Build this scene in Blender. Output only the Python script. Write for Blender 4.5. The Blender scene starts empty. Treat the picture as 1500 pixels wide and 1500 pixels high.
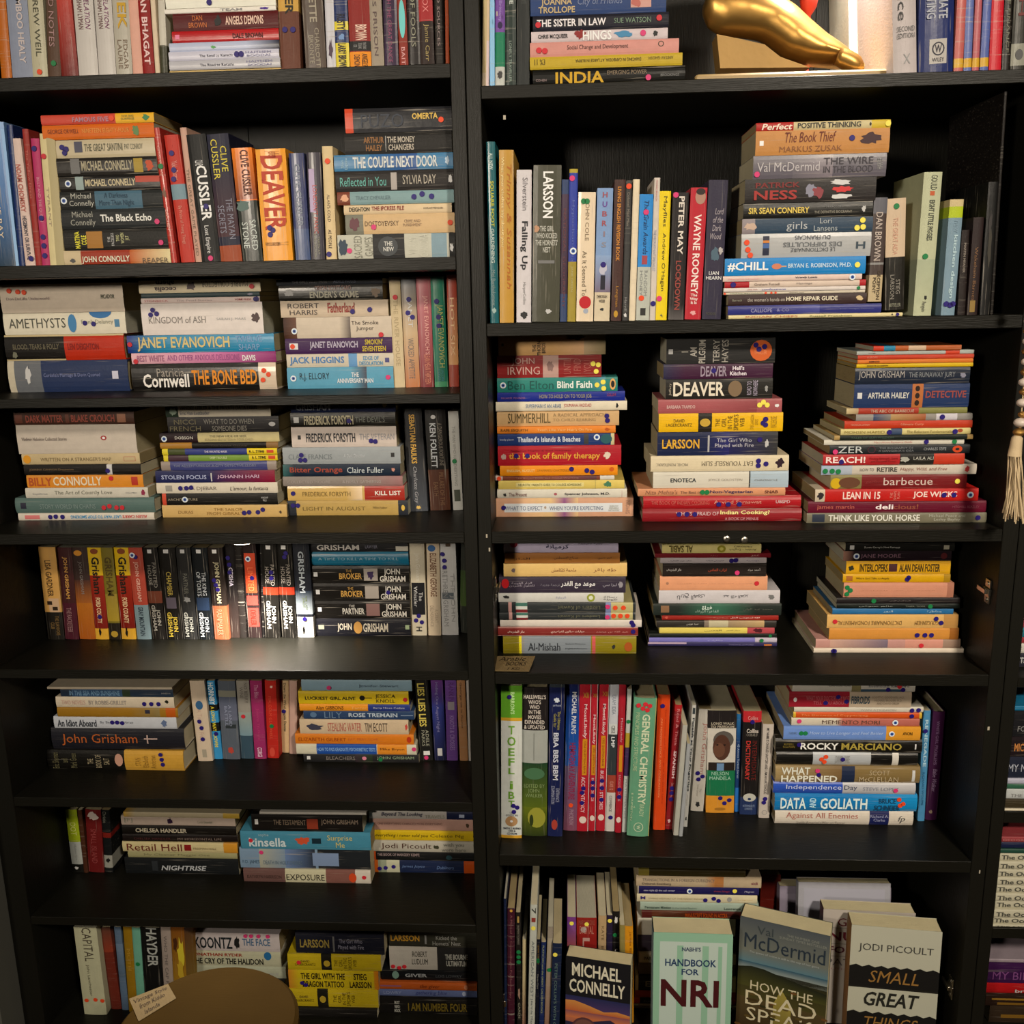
import bpy, math, random, re, unicodedata
from mathutils import Matrix, Vector
random.seed(7)
PI = math.pi
S = bpy.context.scene
COL = S.collection

# ---------------------------------------------------------------- camera
D, H = 1.5, 1.55                      # distance of the lens from the shelf fronts, height of the eye
F, PITCH, YAW, ROLL = 1429.4, -.2209, -.0599, -.0187
FW = Vector((math.sin(YAW)*math.cos(PITCH), math.cos(YAW)*math.cos(PITCH), math.sin(PITCH)))
RT = Vector((math.cos(YAW), -math.sin(YAW), 0)); UPV = RT.cross(FW)
RT, UPV = RT*math.cos(ROLL)+UPV*math.sin(ROLL), -RT*math.sin(ROLL)+UPV*math.cos(ROLL)
cd = bpy.data.cameras.new('camera'); cam = bpy.data.objects.new('camera', cd); COL.objects.link(cam)
cd.sensor_width = 36; cd.lens = 36*F/1500; cd.clip_start = .02
CAM = Vector((0, -D, H))
cam.matrix_world = Matrix(((RT.x, UPV.x, -FW.x, CAM.x), (RT.y, UPV.y, -FW.y, CAM.y), (RT.z, UPV.z, -FW.z, CAM.z), (0, 0, 0, 1)))
S.camera = cam
S.view_settings.view_transform = 'Standard'; S.view_settings.look = 'None'
S.view_settings.exposure = 0; S.view_settings.gamma = 1; S.view_settings.use_curve_mapping = False
S.cycles.max_bounces = 6; S.cycles.diffuse_bounces = 3; S.cycles.glossy_bounces = 3
S.cycles.use_denoising = True; S.cycles.sample_clamp_indirect = 4

# ---------------------------------------------------------------- light
W = bpy.data.worlds.new('room'); S.world = W; W.use_nodes = True
W.node_tree.nodes['Background'].inputs[0].default_value = (1, .78, .55, 1)
W.node_tree.nodes['Background'].inputs[1].default_value = .035
def lamp(kind, loc, target, power, color, size=.1, **kw):
    l = bpy.data.lights.new('lamp', kind); l.energy = power; l.color = color
    if kind == 'AREA': l.shape = 'DISK'; l.size = size
    else: l.shadow_soft_size = size
    for k, v in kw.items(): setattr(l, k, v)
    o = bpy.data.objects.new('ceiling_spot', l); COL.objects.link(o)
    o.location = loc; o.rotation_euler = (Vector(target)-Vector(loc)).to_track_quat('-Z', 'Y').to_euler()
    return o
WARM = (1, .88, .72)
lamp('AREA', (1.2, -2.9, H+1.45), (.5, 0, H-.6), 22, WARM, .35, spread=1.35)
lamp('AREA', (-1.45, -3.2, H+.5), (-.2, 0, H+.08), 9.8, WARM, .35, spread=1.2)

# ---------------------------------------------------------------- pixel of the photograph -> point on the plane Y
def at(x, y, Y=0.0):
    d = FW + RT*((x-750)/F) - UPV*((y-750)/F)
    return CAM + d*((Y+D)/d.y)
def depth_at(x, y, z):
    d = FW + RT*((x-750)/F) - UPV*((y-750)/F)
    return d.y*((z-H)/d.z)-D

# ---------------------------------------------------------------- materials
def mat(name, col=None, rough=.5, metal=0., bump=0., bscale=200., spec=.5, coat=0., var=0., stripes=None, emit=0., wear=0.):
    m = bpy.data.materials.new(name); m.use_nodes = True; n = m.node_tree; b = n.nodes['Principled BSDF']
    b.inputs['Roughness'].default_value = rough; b.inputs['Metallic'].default_value = metal
    b.inputs['Specular IOR Level'].default_value = spec; b.inputs['Coat Weight'].default_value = coat
    b.inputs['Coat Roughness'].default_value = .12
    if col is None:
        a = n.nodes.new('ShaderNodeAttribute'); a.attribute_name = 'Col'; c = a.outputs['Color']
    else:
        a = n.nodes.new('ShaderNodeRGB'); a.outputs[0].default_value = (*col, 1); c = a.outputs[0]
    tc = n.nodes.new('ShaderNodeTexCoord')
    if var:
        nz = n.nodes.new('ShaderNodeTexNoise'); nz.inputs['Scale'].default_value = bscale*.3; nz.inputs['Detail'].default_value = 5
        n.links.new(tc.outputs['Object'], nz.inputs['Vector'])
        mx = n.nodes.new('ShaderNodeMix'); mx.data_type = 'RGBA'; mx.blend_type = 'MULTIPLY'; mx.inputs[0].default_value = var
        n.links.new(c, mx.inputs[6]); n.links.new(nz.outputs['Color'], mx.inputs[7])
        hv = n.nodes.new('ShaderNodeHueSaturation'); hv.inputs['Value'].default_value = 1+var*.8; hv.inputs['Saturation'].default_value = 1.0
        bw = n.nodes.new('ShaderNodeRGBToBW'); n.links.new(nz.outputs['Color'], bw.inputs[0]); n.links.new(bw.outputs[0], mx.inputs[7])
        n.links.new(mx.outputs[2], hv.inputs['Color']); c = hv.outputs[0]
    if wear:                           # rubbed creases that run along the cover
        mp = n.nodes.new('ShaderNodeMapping'); mp.inputs['Scale'].default_value = (14, 200, 420); n.links.new(tc.outputs['Object'], mp.inputs[0])
        nz = n.nodes.new('ShaderNodeTexNoise'); nz.inputs['Scale'].default_value = 1; nz.inputs['Detail'].default_value = 4; n.links.new(mp.outputs[0], nz.inputs['Vector'])
        rp = n.nodes.new('ShaderNodeValToRGB'); rp.color_ramp.elements[0].position = .60; rp.color_ramp.elements[1].position = .74
        rp.color_ramp.elements[1].color = (wear, wear, wear, 1); n.links.new(nz.outputs[0], rp.inputs[0])
        mx = n.nodes.new('ShaderNodeMix'); mx.data_type = 'RGBA'; n.links.new(rp.outputs[0], mx.inputs[0]); n.links.new(c, mx.inputs[6]); mx.inputs[7].default_value = (.42, .38, .32, 1); c = mx.outputs[2]
    n.links.new(c, b.inputs['Base Color'])
    if bump:
        nz = n.nodes.new('ShaderNodeTexNoise'); nz.inputs['Scale'].default_value = bscale; nz.inputs['Detail'].default_value = 3
        v = tc.outputs['Object']
        if stripes:
            mp = n.nodes.new('ShaderNodeMapping'); mp.inputs['Scale'].default_value = stripes; n.links.new(v, mp.inputs[0]); v = mp.outputs[0]
        n.links.new(v, nz.inputs['Vector'])
        bp = n.nodes.new('ShaderNodeBump'); bp.inputs['Strength'].default_value = bump; bp.inputs['Distance'].default_value = .001
        n.links.new(nz.outputs[0], bp.inputs['Height']); n.links.new(bp.outputs[0], b.inputs['Normal'])
    if emit:
        b.inputs['Emission Color'].default_value = (1, .86, .66, 1); b.inputs['Emission Strength'].default_value = emit
    return m
M_MATT = mat('printed_cover', None, .5, bump=.25, bscale=260, spec=.25, var=.25, wear=.22)
M_GLOSS = mat('laminated_cover', None, .36, bump=.25, bscale=90, spec=.3, coat=.06, var=.2, wear=.6)
M_PAGE = mat('page_edges', None, .85, bump=.9, bscale=60, spec=.1, stripes=(1, 1, 45), var=.3)
M_INK = mat('printed_ink', None, .5, spec=.3)
M_WOOD = mat('black_ash_laminate', (.0075, .0070, .0048), .42, bump=.4, bscale=60, spec=.22, stripes=(.6, 12, 12))
M_WOODV = mat('black_ash_laminate_upright', (.0080, .0075, .0053), .45, bump=.4, bscale=60, spec=.22, stripes=(12, 12, .6))
M_GOLD = mat('gilded_resin', (.46, .26, .07), .36, metal=.9, bump=.5, bscale=35)
M_CREAM = mat('painted_plinth', (.38, .26, .11), .5, bump=.3, bscale=60)
M_GILT = mat('worn_gilding', (.30, .18, .055), .55, metal=.45, bump=.8, bscale=45, var=.4)
M_STEEL = mat('hinge_steel', (.62, .58, .50), .28, metal=1)
M_KRAFT = mat('kraft_card', (.17, .115, .045), .85, bump=.4, bscale=300, var=.3)
M_TEAK = mat('varnished_wood', (.045, .024, .004), .8, spec=.05, bump=.5, bscale=40, stripes=(1, 8, 1), var=.5)
M_ROPE = mat('jute_twine', (.55, .42, .25), .8, bump=.6, bscale=400)
M_WALL = mat('painted_wall', (.10, .10, .085), .8, bump=.3, bscale=80)
M_LAMP = mat('lamp_lens', (1, .9, .75), .4, emit=12)
M_BEADW = mat('white_bead', (.62, .52, .44), .35)

def hexc(h):
    h = h.strip()
    if len(h) == 3: h = ''.join(c*2 for c in h)
    v = [int(h[i:i+2], 16)/255 for i in (0, 2, 4)]
    return tuple(min(.86, 1.08*(c/12.92 if c <= .04045 else ((c+.055)/1.055)**2.4)**1.09) for c in v)

# ---------------------------------------------------------------- mesh helpers
class MB:
    def __init__(s): s.v = []; s.f = []; s.c = []
    def face(s, pts, cols):
        k = len(s.v); s.v += [tuple(p) for p in pts]; s.f.append(tuple(range(k, k+len(pts))))
        s.c += cols if isinstance(cols, list) else [cols]*len(pts)
    def grid(s, rows, cols=None, close=False, wrap=False, col=(.5, .5, .5)):   # rows of points -> shared vertices
        k = len(s.v); n = len(rows[0])
        for r in rows: s.v += [tuple(p) for p in r]
        m = len(rows)
        for i in range(m-1+(1 if close else 0)):
            for j in range(n-1+(1 if wrap else 0)):
                a, b = i, (i+1) % m; c, d = j, (j+1) % n
                s.f.append((k+a*n+c, k+b*n+c, k+b*n+d, k+a*n+d)); s.c += [col]*4
        return k, n, m
    def cap(s, idx, col=(.5, .5, .5)): s.f.append(tuple(idx)); s.c += [col]*len(idx)
    def box(s, a, b, col=(.5, .5, .5), bev=0.0):
        x0, y0, z0 = a; x1, y1, z1 = b; e = min(bev, (x1-x0)/3, (y1-y0)/3, (z1-z0)/3)
        if e <= 0:
            k = len(s.v); s.v += [(x0,y0,z0),(x1,y0,z0),(x1,y1,z0),(x0,y1,z0),(x0,y0,z1),(x1,y0,z1),(x1,y1,z1),(x0,y1,z1)]
            for q in ((3,2,1,0),(4,5,6,7),(0,1,5,4),(1,2,6,5),(2,3,7,6),(3,0,4,7)): s.f.append(tuple(k+i for i in q)); s.c += [col]*4
            return
        rows = []
        for z, i in ((z0, e), (z0+e, 0), (z1-e, 0), (z1, e)):
            rows.append([(x0+i+e, y0+i, z), (x1-i-e, y0+i, z), (x1-i, y0+i+e, z), (x1-i, y1-i-e, z), (x1-i-e, y1-i, z), (x0+i+e, y1-i, z), (x0+i, y1-i-e, z), (x0+i, y0+i+e, z)])
        k, n, m = s.grid(rows, wrap=True, col=col)
        s.f = [f for f in s.f]
        s.cap([k+i for i in range(n)][::-1], col); s.cap([k+(m-1)*n+i for i in range(n)], col)
    def build(s, name, m, parent=None, smooth=False, kind=None):
        me = bpy.data.meshes.new(name); me.from_pydata(s.v, [], s.f); me.materials.append(m)
        a = me.color_attributes.new('Col', 'FLOAT_COLOR', 'CORNER')
        flat = []
        for c in s.c: flat += (c[0], c[1], c[2], 1.0)
        a.data.foreach_set('color', flat)
        if smooth: me.polygons.foreach_set('use_smooth', [True]*len(me.polygons))
        me.update()
        o = bpy.data.objects.new(name, me); COL.objects.link(o)
        if parent: o.parent = parent
        if kind: o['kind'] = kind
        return o
def tag(o, label, cat, group=None):
    o['label'] = label; o['category'] = cat
    if group: o['group'] = group
    return o
def empty(name, loc=(0, 0, 0)):
    o = bpy.data.objects.new(name, None); o.empty_display_size = .02; COL.objects.link(o); o.location = loc
    return o
def lathe(mb, prof, c=(0, 0, 0), n=24, col=(.5, .5, .5)):
    rows = [[(c[0]+r*math.cos(2*PI*i/n), c[1]+r*math.sin(2*PI*i/n), c[2]+z) for i in range(n)] for r, z in prof]
    k, n, m = mb.grid(rows, wrap=True, col=col); mb.cap([k+i for i in range(n)][::-1], col); mb.cap([k+(m-1)*n+i for i in range(n)], col)
def tube(mb, pts, rad, n=6, col=(.5, .5, .5)):
    rows = []
    for i, p in enumerate(pts):
        p = Vector(p); q = Vector(pts[min(i+1, len(pts)-1)])-Vector(pts[max(i-1, 0)])
        u = q.normalized().orthogonal().normalized(); w = q.normalized().cross(u); r = rad[i] if isinstance(rad, (list, tuple)) else rad
        rows.append([p+(u*math.cos(2*PI*j/n)+w*math.sin(2*PI*j/n))*r for j in range(n)])
    k, n, m = mb.grid(rows, wrap=True, col=col); mb.cap([k+i for i in range(n)][::-1], col); mb.cap([k+(m-1)*n+i for i in range(n)], col)

# ---------------------------------------------------------------- lettering (glyph outlines of the built-in font, laid out here)
_tc = bpy.data.curves.new('type', 'FONT'); _tc.resolution_u = 2; _to = bpy.data.objects.new('type', _tc); COL.objects.link(_to)
_tw = {}; _gl = {}
def _eval(b, bold):
    _tc.body = b; _tc.offset = .022 if bold else 0.0; bpy.context.view_layer.update()
    return bpy.data.meshes.new_from_object(_to.evaluated_get(bpy.context.evaluated_depsgraph_get()))
def _wid(b):
    if b not in _tw:
        m = _eval(b, False); xs = [v.co.x for v in m.vertices]; _tw[b] = (min(xs), max(xs)); bpy.data.meshes.remove(m)
    return _tw[b]
def glyph(c, bold):
    k = (c, bold)
    if k not in _gl:
        adv = _wid('H'+c+'H')[1]-_wid('HH')[1]
        if c == ' ': _gl[k] = ([], [], adv)
        else:
            _tc.resolution_u = 1 if '\ufe70' <= c <= '\ufeff' else 2
            m = _eval(c, bold); _gl[k] = ([(v.co.x, v.co.y) for v in m.vertices], [tuple(p.vertices) for p in m.polygons], adv); bpy.data.meshes.remove(m)
    return _gl[k]
def shape(s):                          # Arabic letters joined, in visual order
    if not re.search('[\u0621-\u064a]', s): return s
    def f(c, form):
        try: return unicodedata.lookup(unicodedata.name(c)+' '+form+' FORM')
        except (KeyError, ValueError): return None
    ar = lambda c: '\u0621' <= c <= '\u064a'
    out = []
    for i, c in enumerate(s):
        if not ar(c): out.append(c); continue
        p = i > 0 and ar(s[i-1]) and f(s[i-1], 'INITIAL'); n = i+1 < len(s) and ar(s[i+1]) and f(c, 'INITIAL') and f(s[i+1], 'FINAL')
        out.append((f(c, 'MEDIAL') if p and n else f(c, 'FINAL') if p else f(c, 'INITIAL') if n else f(c, 'ISOLATED')) or c)
    return ''.join(out)[::-1]
def layout(txt, bold):
    V, Fc, y = [], [], 0.0
    lines = txt.split('/'); W = []
    for ln in lines:
        ln = shape(ln); x = 0.0; vs = []
        for c in ln:
            gv, gf, adv = glyph(c, bold); k = len(V)+len(vs)
            vs += [(a+x, b-y) for a, b in gv]; Fc += [tuple(k+i for i in p) for p in gf]; x += adv
        W.append((len(V), len(V)+len(vs), x)); V += vs; y += .95
    mw = max(w[2] for w in W)
    for a, b, w in W:
        for i in range(a, b): V[i] = (V[i][0]+(mw-w)/2, V[i][1])
    return V, Fc
def put_text(mb, txt, x0, x1, z0, z1, col, flags='', y=-.0006, yf=None):
    V, Fc = layout(txt, 'b' in flags)
    if not V: return
    if 'i' in flags: V = [(a+b*.22, b) for a, b in V]
    if 'u' in flags: V = [(-a, -b) for a, b in V]
    if 'r' in flags: V = [(-b, a) for a, b in V]
    if 'd' in flags: V = [(b, -a) for a, b in V]
    ax, bx = min(v[0] for v in V), max(v[0] for v in V); ay, by = min(v[1] for v in V), max(v[1] for v in V)
    sx = (x1-x0)/max(bx-ax, 1e-6); sz = (z1-z0)/max(by-ay, 1e-6)
    k = len(mb.v)
    for a, b in V:
        px, pz = x0+(a-ax)*sx, z0+(b-ay)*sz
        mb.v.append((px, y+(yf(pz) if yf else 0), pz))
    for f in Fc: mb.f.append(tuple(k+i for i in f)); mb.c += [col]*len(f)
def rect(mb, x0, x1, z0, z1, c0, c1=None, y=-.0003, yf=None, n=1):
    c1 = c1 or c0
    for i in range(n):
        a, b = z0+(z1-z0)*i/n, z0+(z1-z0)*(i+1)/n
        ya, yb = (yf(a), yf(b)) if yf else (0, 0)
        mb.face([(x0, y+ya, a), (x1, y+ya*0+ya, a), (x1, y+yb, b), (x0, y+yb, b)], [c0, c1, c1, c0])
def ell(mb, x, z, rx, rz, col, y=-.0005, n=16):
    mb.face([(x+rx*math.cos(2*PI*i/n), y, z+rz*math.sin(2*PI*i/n)) for i in range(n)], col)

# ---------------------------------------------------------------- sticker meshes shared by all copies
STK = {'p': '2b1c74', 'r': 'c8303c', 'g': '1f7d49', 'y': 'e8dc60', 'k': 'd0407a', 'o': 'e05028'}
_sm = {}
def sticker(parent, x, z, kind, r, y):
    key = (kind)
    if key not in _sm:
        mb = MB(); ro = 1.0; c = hexc(STK.get(kind, 'dde4f0')); n = 14
        rim = [(math.cos(2*PI*i/n), 0, math.sin(2*PI*i/n)) for i in range(n)]; top = [(p[0]*.94, -.06, p[2]*.94) for p in rim]
        k = len(mb.v); mb.grid([rim, top], wrap=True, col=c); mb.cap([k+n+i for i in range(n)], c)
        if kind == 'w':
            mb.face([(p[0]*.55, -.08, p[2]*.55) for p in rim], hexc('3a62b0')); mb.face([(p[0]*.25, -.1, p[2]*.25) for p in rim], hexc('101830'))
        o = mb.build('sticker', M_INK, parent); _sm[key] = o.data
    else:
        o = bpy.data.objects.new('sticker', _sm[key]); COL.objects.link(o); o.parent = parent
    o.location = (x, y, z); o.scale = (r, r, r)

# ---------------------------------------------------------------- a book: cover, page block, lettering, print, stickers
# local frame: x along the spine (left to right of the title), z through the thickness, y into the shelf
def book_body(root, L, T, Dp, segs, hard, gloss, pagecol):
    b = .10*T if not hard else .22*T
    b = min(b, .003 if hard else .0010)
    ct = .0022 if hard else .0006; ct = min(ct, T*.2)
    yf = lambda z: b*(2*z/T-1)**2
    out = [(Dp, 0)]+[(yf(T*i/6)+ (0 if 0 < i < 6 else .0004), T*i/6) for i in range(7)]+[(Dp, T)]
    inn = [(Dp, ct)]+[(min(yf(T*i/6), b)+ct, min(max(T*i/6, ct), T-ct)) for i in range(7)]+[(Dp, T-ct)]
    mb = MB()
    xs = sorted({0.0, 1.0} | {s[0] for s in segs} | {s[1] for s in segs}); xs = [x for x in xs if 0 <= x <= 1]
    def colat(a, c):
        col = None
        for u0, u1, c0, c1 in segs:
            if u0-1e-6 <= a and c <= u1+1e-6:
                w = (u1-u0) or 1; f = lambda u: tuple(p+(q-p)*(u-u0)/w for p, q in zip(c0, c1)); col = (f(a), f(c))
        return col
    for a, c in zip(xs, xs[1:]):
        ca, cc = colat(a, c); xa, xc = a*L, c*L
        for P, flip in ((out, False), (inn, True)):
            for (y0, z0), (y1, z1) in zip(P, P[1:]):
                q = [(xa, y0, z0), (xa, y1, z1), (xc, y1, z1), (xc, y0, z0)]; cl = [ca, ca, cc, cc]
                if not flip: q.reverse(); cl.reverse()
                mb.face(q, cl if not flip else hexc('b8b0a0'))
        for (yo, zo), (yi, zi) in ((out[0], inn[0]), (out[-1], inn[-1])):
            mb.face([(xa, yo, zo), (xc, yo, zo), (xc, yi, zi), (xa, yi, zi)], [ca, cc, cc, ca])
    for x, cl, fl in ((0, colat(0, xs[1])[0], 0), (L, colat(xs[-2], 1)[1], 1)):
        for i in range(len(out)-1):
            q = [(x, *out[i]), (x, *out[i+1]), (x, *inn[i+1]), (x, *inn[i])]
            if fl: q.reverse()
            mb.face(q, cl)
    mb.build('cover', M_GLOSS if gloss else M_MATT, root)
    m = .003 if hard else .0002; e = .0001
    p = MB(); p.box((m, ct+b+.0002, ct+e), (L-m, Dp-(.003 if hard else .0005), T-ct-e), pagecol); p.build('page_block', M_PAGE, root)
    return yf
def parse_decor(s):
    return [t for t in (s or '').split('|') if t]
PAGES = ['b8ac8c', 'aea488', 'c2baa0', 'a0906c', 'b6b2a0']  # page tones darkened to carry the low light on book ends
def make_book(L, T, Dp, base, decor, opts=''):
    root = empty('book'); gl = 'g' in opts; hard = 'c' in opts
    toks = parse_decor(decor); bc = hexc(base); segs = [(0., 1., bc, bc)]
    for t in toks:
        if t[0] == '=': a, b, c = t[1:].split(','); segs.append((float(a), float(b), hexc(c), hexc(c)))
        if t[0] == '~': a, b, c, d = t[1:].split(','); segs.append((float(a), float(b), hexc(c), hexc(d)))
    yf = book_body(root, L, T, Dp, segs, hard, gl, hexc(random.choice(PAGES)))
    pr, tx = MB(), MB(); k = 0
    for t in toks:
        if t[0] == '#':
            a = t[1:].split(','); rect(pr, float(a[0])*L, float(a[1])*L, float(a[2])*T, float(a[3])*T, hexc(a[4]), hexc(a[5]) if len(a) > 5 else None, y=-.00025-k*.00003, yf=yf, n=4); k += 1
        elif t[0] == 'e':
            a = t[1:].split(','); ell(pr, float(a[0])*L, float(a[1])*T, float(a[2])*L, float(a[3])*T, hexc(a[4]), y=-.00035-k*.00003+yf(float(a[1])*T)*.5); k += 1
        elif t[0] == '*':                                  # small ragged motif: bird, figure, emblem
            a = t[1:].split(','); cx, cz, rx, rz = float(a[0])*L, float(a[1])*T, float(a[2])*L, float(a[3])*T; c = hexc(a[4]); rn = random.Random(len(decor)*7+k)
            pts = []
            for i in range(18):
                q = 2*PI*i/18; w = .55+.45*rn.random(); pts.append((cx+rx*w*math.cos(q), -.0004-k*.00003, cz+rz*w*math.sin(q)))
            pr.face(pts, c); k += 1
        elif t[0] == 't':
            fl, a, s = t[1:].split(':', 2); a = a.split(','); put_text(tx, s, float(a[0])*L, float(a[1])*L, float(a[2])*T, float(a[3])*T, hexc(a[4]), fl, y=-.0008)
        elif t[0] == '.':
            for q in t.split():
                u, v, kd = q.split(','); r = min(.0041, T*.46)*(1.25 if kd == 'w' else 1); sticker(root, float(u)*L, min(max(float(v)*T, r), T-r), kd, r, -.0012)
    if pr.f: pr.build('spine_print', M_INK, root)  # print and motifs, plus shade and glare painted on a few spines
    if tx.f: tx.build('lettering', M_INK, root)
    return root

# ---------------------------------------------------------------- words for the labels
ORD = 'first second third fourth fifth sixth seventh eighth ninth tenth eleventh twelfth thirteenth fourteenth fifteenth sixteenth seventeenth eighteenth nineteenth twentieth twenty-first twenty-second twenty-third twenty-fourth'.split()
NAMED = [('white', 'eee'), ('cream', 'e8d9b0'), ('pale grey', 'bbb'), ('grey', '777'), ('black', '1a1a1a'), ('charcoal', '333338'), ('red', 'c22'), ('dark red', '7a2020'), ('maroon', '521520'),
         ('pink', 'dba0a0'), ('magenta', 'b33a70'), ('orange', 'e87818'), ('yellow', 'f0cc10'), ('mustard', 'b08a20'), ('gold', 'c8a050'), ('tan', 'c09868'), ('brown', '6b4526'), ('lime', 'a0c020'),
         ('olive', '88802a'), ('green', '2a7a4a'), ('pale green', 'a8d0b0'), ('teal', '187878'), ('pale blue', 'a8c8e0'), ('blue', '3878b8'), ('navy', '1c2a5c'), ('purple', '4a2868'), ('lilac', 'b0a0d0'), ('slate', '506068')]
def cname(h):
    h = ''.join(c*2 for c in h) if len(h) == 3 else h
    v = [int(h[i:i+2], 16) for i in (0, 2, 4)]
    def dist(n):
        n = ''.join(c*2 for c in n) if len(n) == 3 else n; w = [int(n[i:i+2], 16) for i in (0, 2, 4)]
        return sum((a-b)**2 for a, b in zip(v, w))
    return min(NAMED, key=lambda n: dist(n[1]))[0]
def book_look(T, base, decor, opts):
    toks = parse_decor(decor); c = cname(base); second = None; ink = None
    for t in toks:
        if t[0] in '=~' and second is None:
            for q in t[1:].split(',')[2:]:
                if cname(q) != c and second is None: second = cname(q)
        if t[0] == 't' and ink is None: ink = cname(t[1:].split(':')[1].split(',')[4])
    size = 'thick ' if T > .034 else 'slim ' if T < .013 else ''
    s = size + (c+' and '+second if second else c)+' book'
    if ink and not second: s += ' with '+ink+' lettering'
    return s
# ---------------------------------------------------------------- bookcases
ZR = lambda r: H+r*D
def shelf_z(row): return ZR(ROWS[row][0])
#        top of board, underside of board above, inner left x/D, inner right x/D, depth of the spines, words
ROWS = {
 'L1': (.2154, .3900, 'top left shelf', .03), 'L2': (.0362, .2025, 'second left shelf', .03),
 'L3': (-.1000, .0236, 'third left shelf', .11), 'L4': (-.2468, -.1099, 'fourth left shelf', .1),
 'L5': (-.4039, -.2588, 'fifth left shelf', .15), 'L6': (-.5622, -.4146, 'sixth left shelf', .15),
 'L7': (-.7192, -.5738, 'seventh left shelf', .1), 'L8': (-.8760, -.7300, 'bottom left shelf', .04),
 'R1': (.1944, .4300, 'top middle shelf', .015), 'R2': (-.0298, .1824, 'second middle shelf', .015),
 'R3': (-.2463, -.0427, 'third middle shelf', .08), 'R4': (-.4056, -.2594, 'fourth middle shelf', .1),
 'R5': (-.6270, -.4187, 'fifth middle shelf', .08), 'R6': (-.8800, -.6410, 'bottom middle shelf', .05),
 'F2': (-.4080, -.2000, 'second right-edge shelf', .02), 'F3': (-.5650, -.4200, 'third right-edge shelf', .02),
 'F4': (-.7100, -.5790, 'fourth right-edge shelf', .02), 'F5': (-.8800, -.7230, 'bottom right-edge shelf', .02)}
DEEP = .33
def bookcase(name, xl0, xl1, xr0, xr1, rows, label, top, seam=None):
    r = empty(name, ((xl0+xr1)/2*D, DEEP/2, 0)); tag(r, label, 'bookcase', 'black bookcases standing side by side')
    def part(n, a, b, m, bev=.0008):
        mb = MB(); c = r.location; mb.box((a[0]-c.x, a[1]-c.y, a[2]), (b[0]-c.x, b[1]-c.y, b[2]), bev=bev); return mb.build(n, m, r)
    part('side_panel', (xl0*D+.0006, 0, 0), (xl1*D, DEEP, top), M_WOODV); part('side_panel', (xr0*D, 0, 0), (xr1*D-.0006, DEEP, top), M_WOODV)
    a, b = xl1*D+.0002, xr0*D-.0002
    sx = seam if seam else (a+b)/2
    part('back_panel', (a, DEEP-.006, .05), (sx-.0008, DEEP, top-.03), M_WOODV, 0); part('back_panel', (sx+.0008, DEEP-.006, .05), (b, DEEP, top-.03), M_WOODV, 0)
    part('top_panel', (a, 0, top-.022), (b, DEEP-.0062, top), M_WOOD)
    for i, (zt, zb) in enumerate(rows): part('shelf', (a, .001, zb), (b, DEEP-.0062, zt), M_WOOD)
    part('plinth', (a, .02, 0), (b, .038, rows[-1][1]-.0002), M_WOODV)
    return r
def brd(names): 
    out = []
    for i, n in enumerate(names):
        zt = shelf_z(n); zb = ZR(ROWS[names[i+1]][1]) if i+1 < len(names) else zt-.02
        out.append((zt, zb))
    return out
TOP = H+.75
LC = bookcase('bookcase', -.6740, -.6480, -.1112, -.0968, brd(['L1', 'L2', 'L3', 'L4', 'L5', 'L6', 'L7', 'L8']), 'left black bookcase with eight shelves of paperbacks', TOP)
RC = bookcase('bookcase', -.0968, -.0823, .4450, .4611, brd(['R1', 'R2', 'R3', 'R4', 'R5', 'R6']), 'middle black bookcase holding the gilded foot statue', TOP, at(1170, 550, DEEP).x)
EC = bookcase('bookcase', .4611, .4750, .9900, 1.0050, [(ZR(.19), ZR(.178))]+brd(['F2', 'F3', 'F4', 'F5']), 'black bookcase at the right edge, mostly cut off', TOP)
def flat(name, a, b, m):
    mb = MB(); mb.box(a, b); o = mb.build(name, m); o['kind'] = 'structure'; return o
flat('floor', (-2.5, -3.5, -.05), (3, .5, 0), M_TEAK)
flat('wall_back', (-2.5, DEEP+.002, 0), (3, DEEP+.1, 3.1), M_WALL)
flat('wall_left', (-1.3, -.06, 0), (-.6745*D, DEEP, 3.1), M_WALL)
flat('ceiling', (-2.5, -3.5, 3.1), (3, .5, 3.15), M_WALL)
flat('wall_front', (-2.5, -3.6, 0), (3, -3.5, 3.1), M_WALL)

# ---------------------------------------------------------------- placing books
SHOWN = []                             # (visible size, book) so that the largest ones stay single objects
def seen(root, x0, x1, y0, y1):
    w = max(0, min(x1, 1500)-max(x0, 0)); h = max(0, min(y1, 1500)-max(y0, 0)); SHOWN.append((w*h, root))

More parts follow.
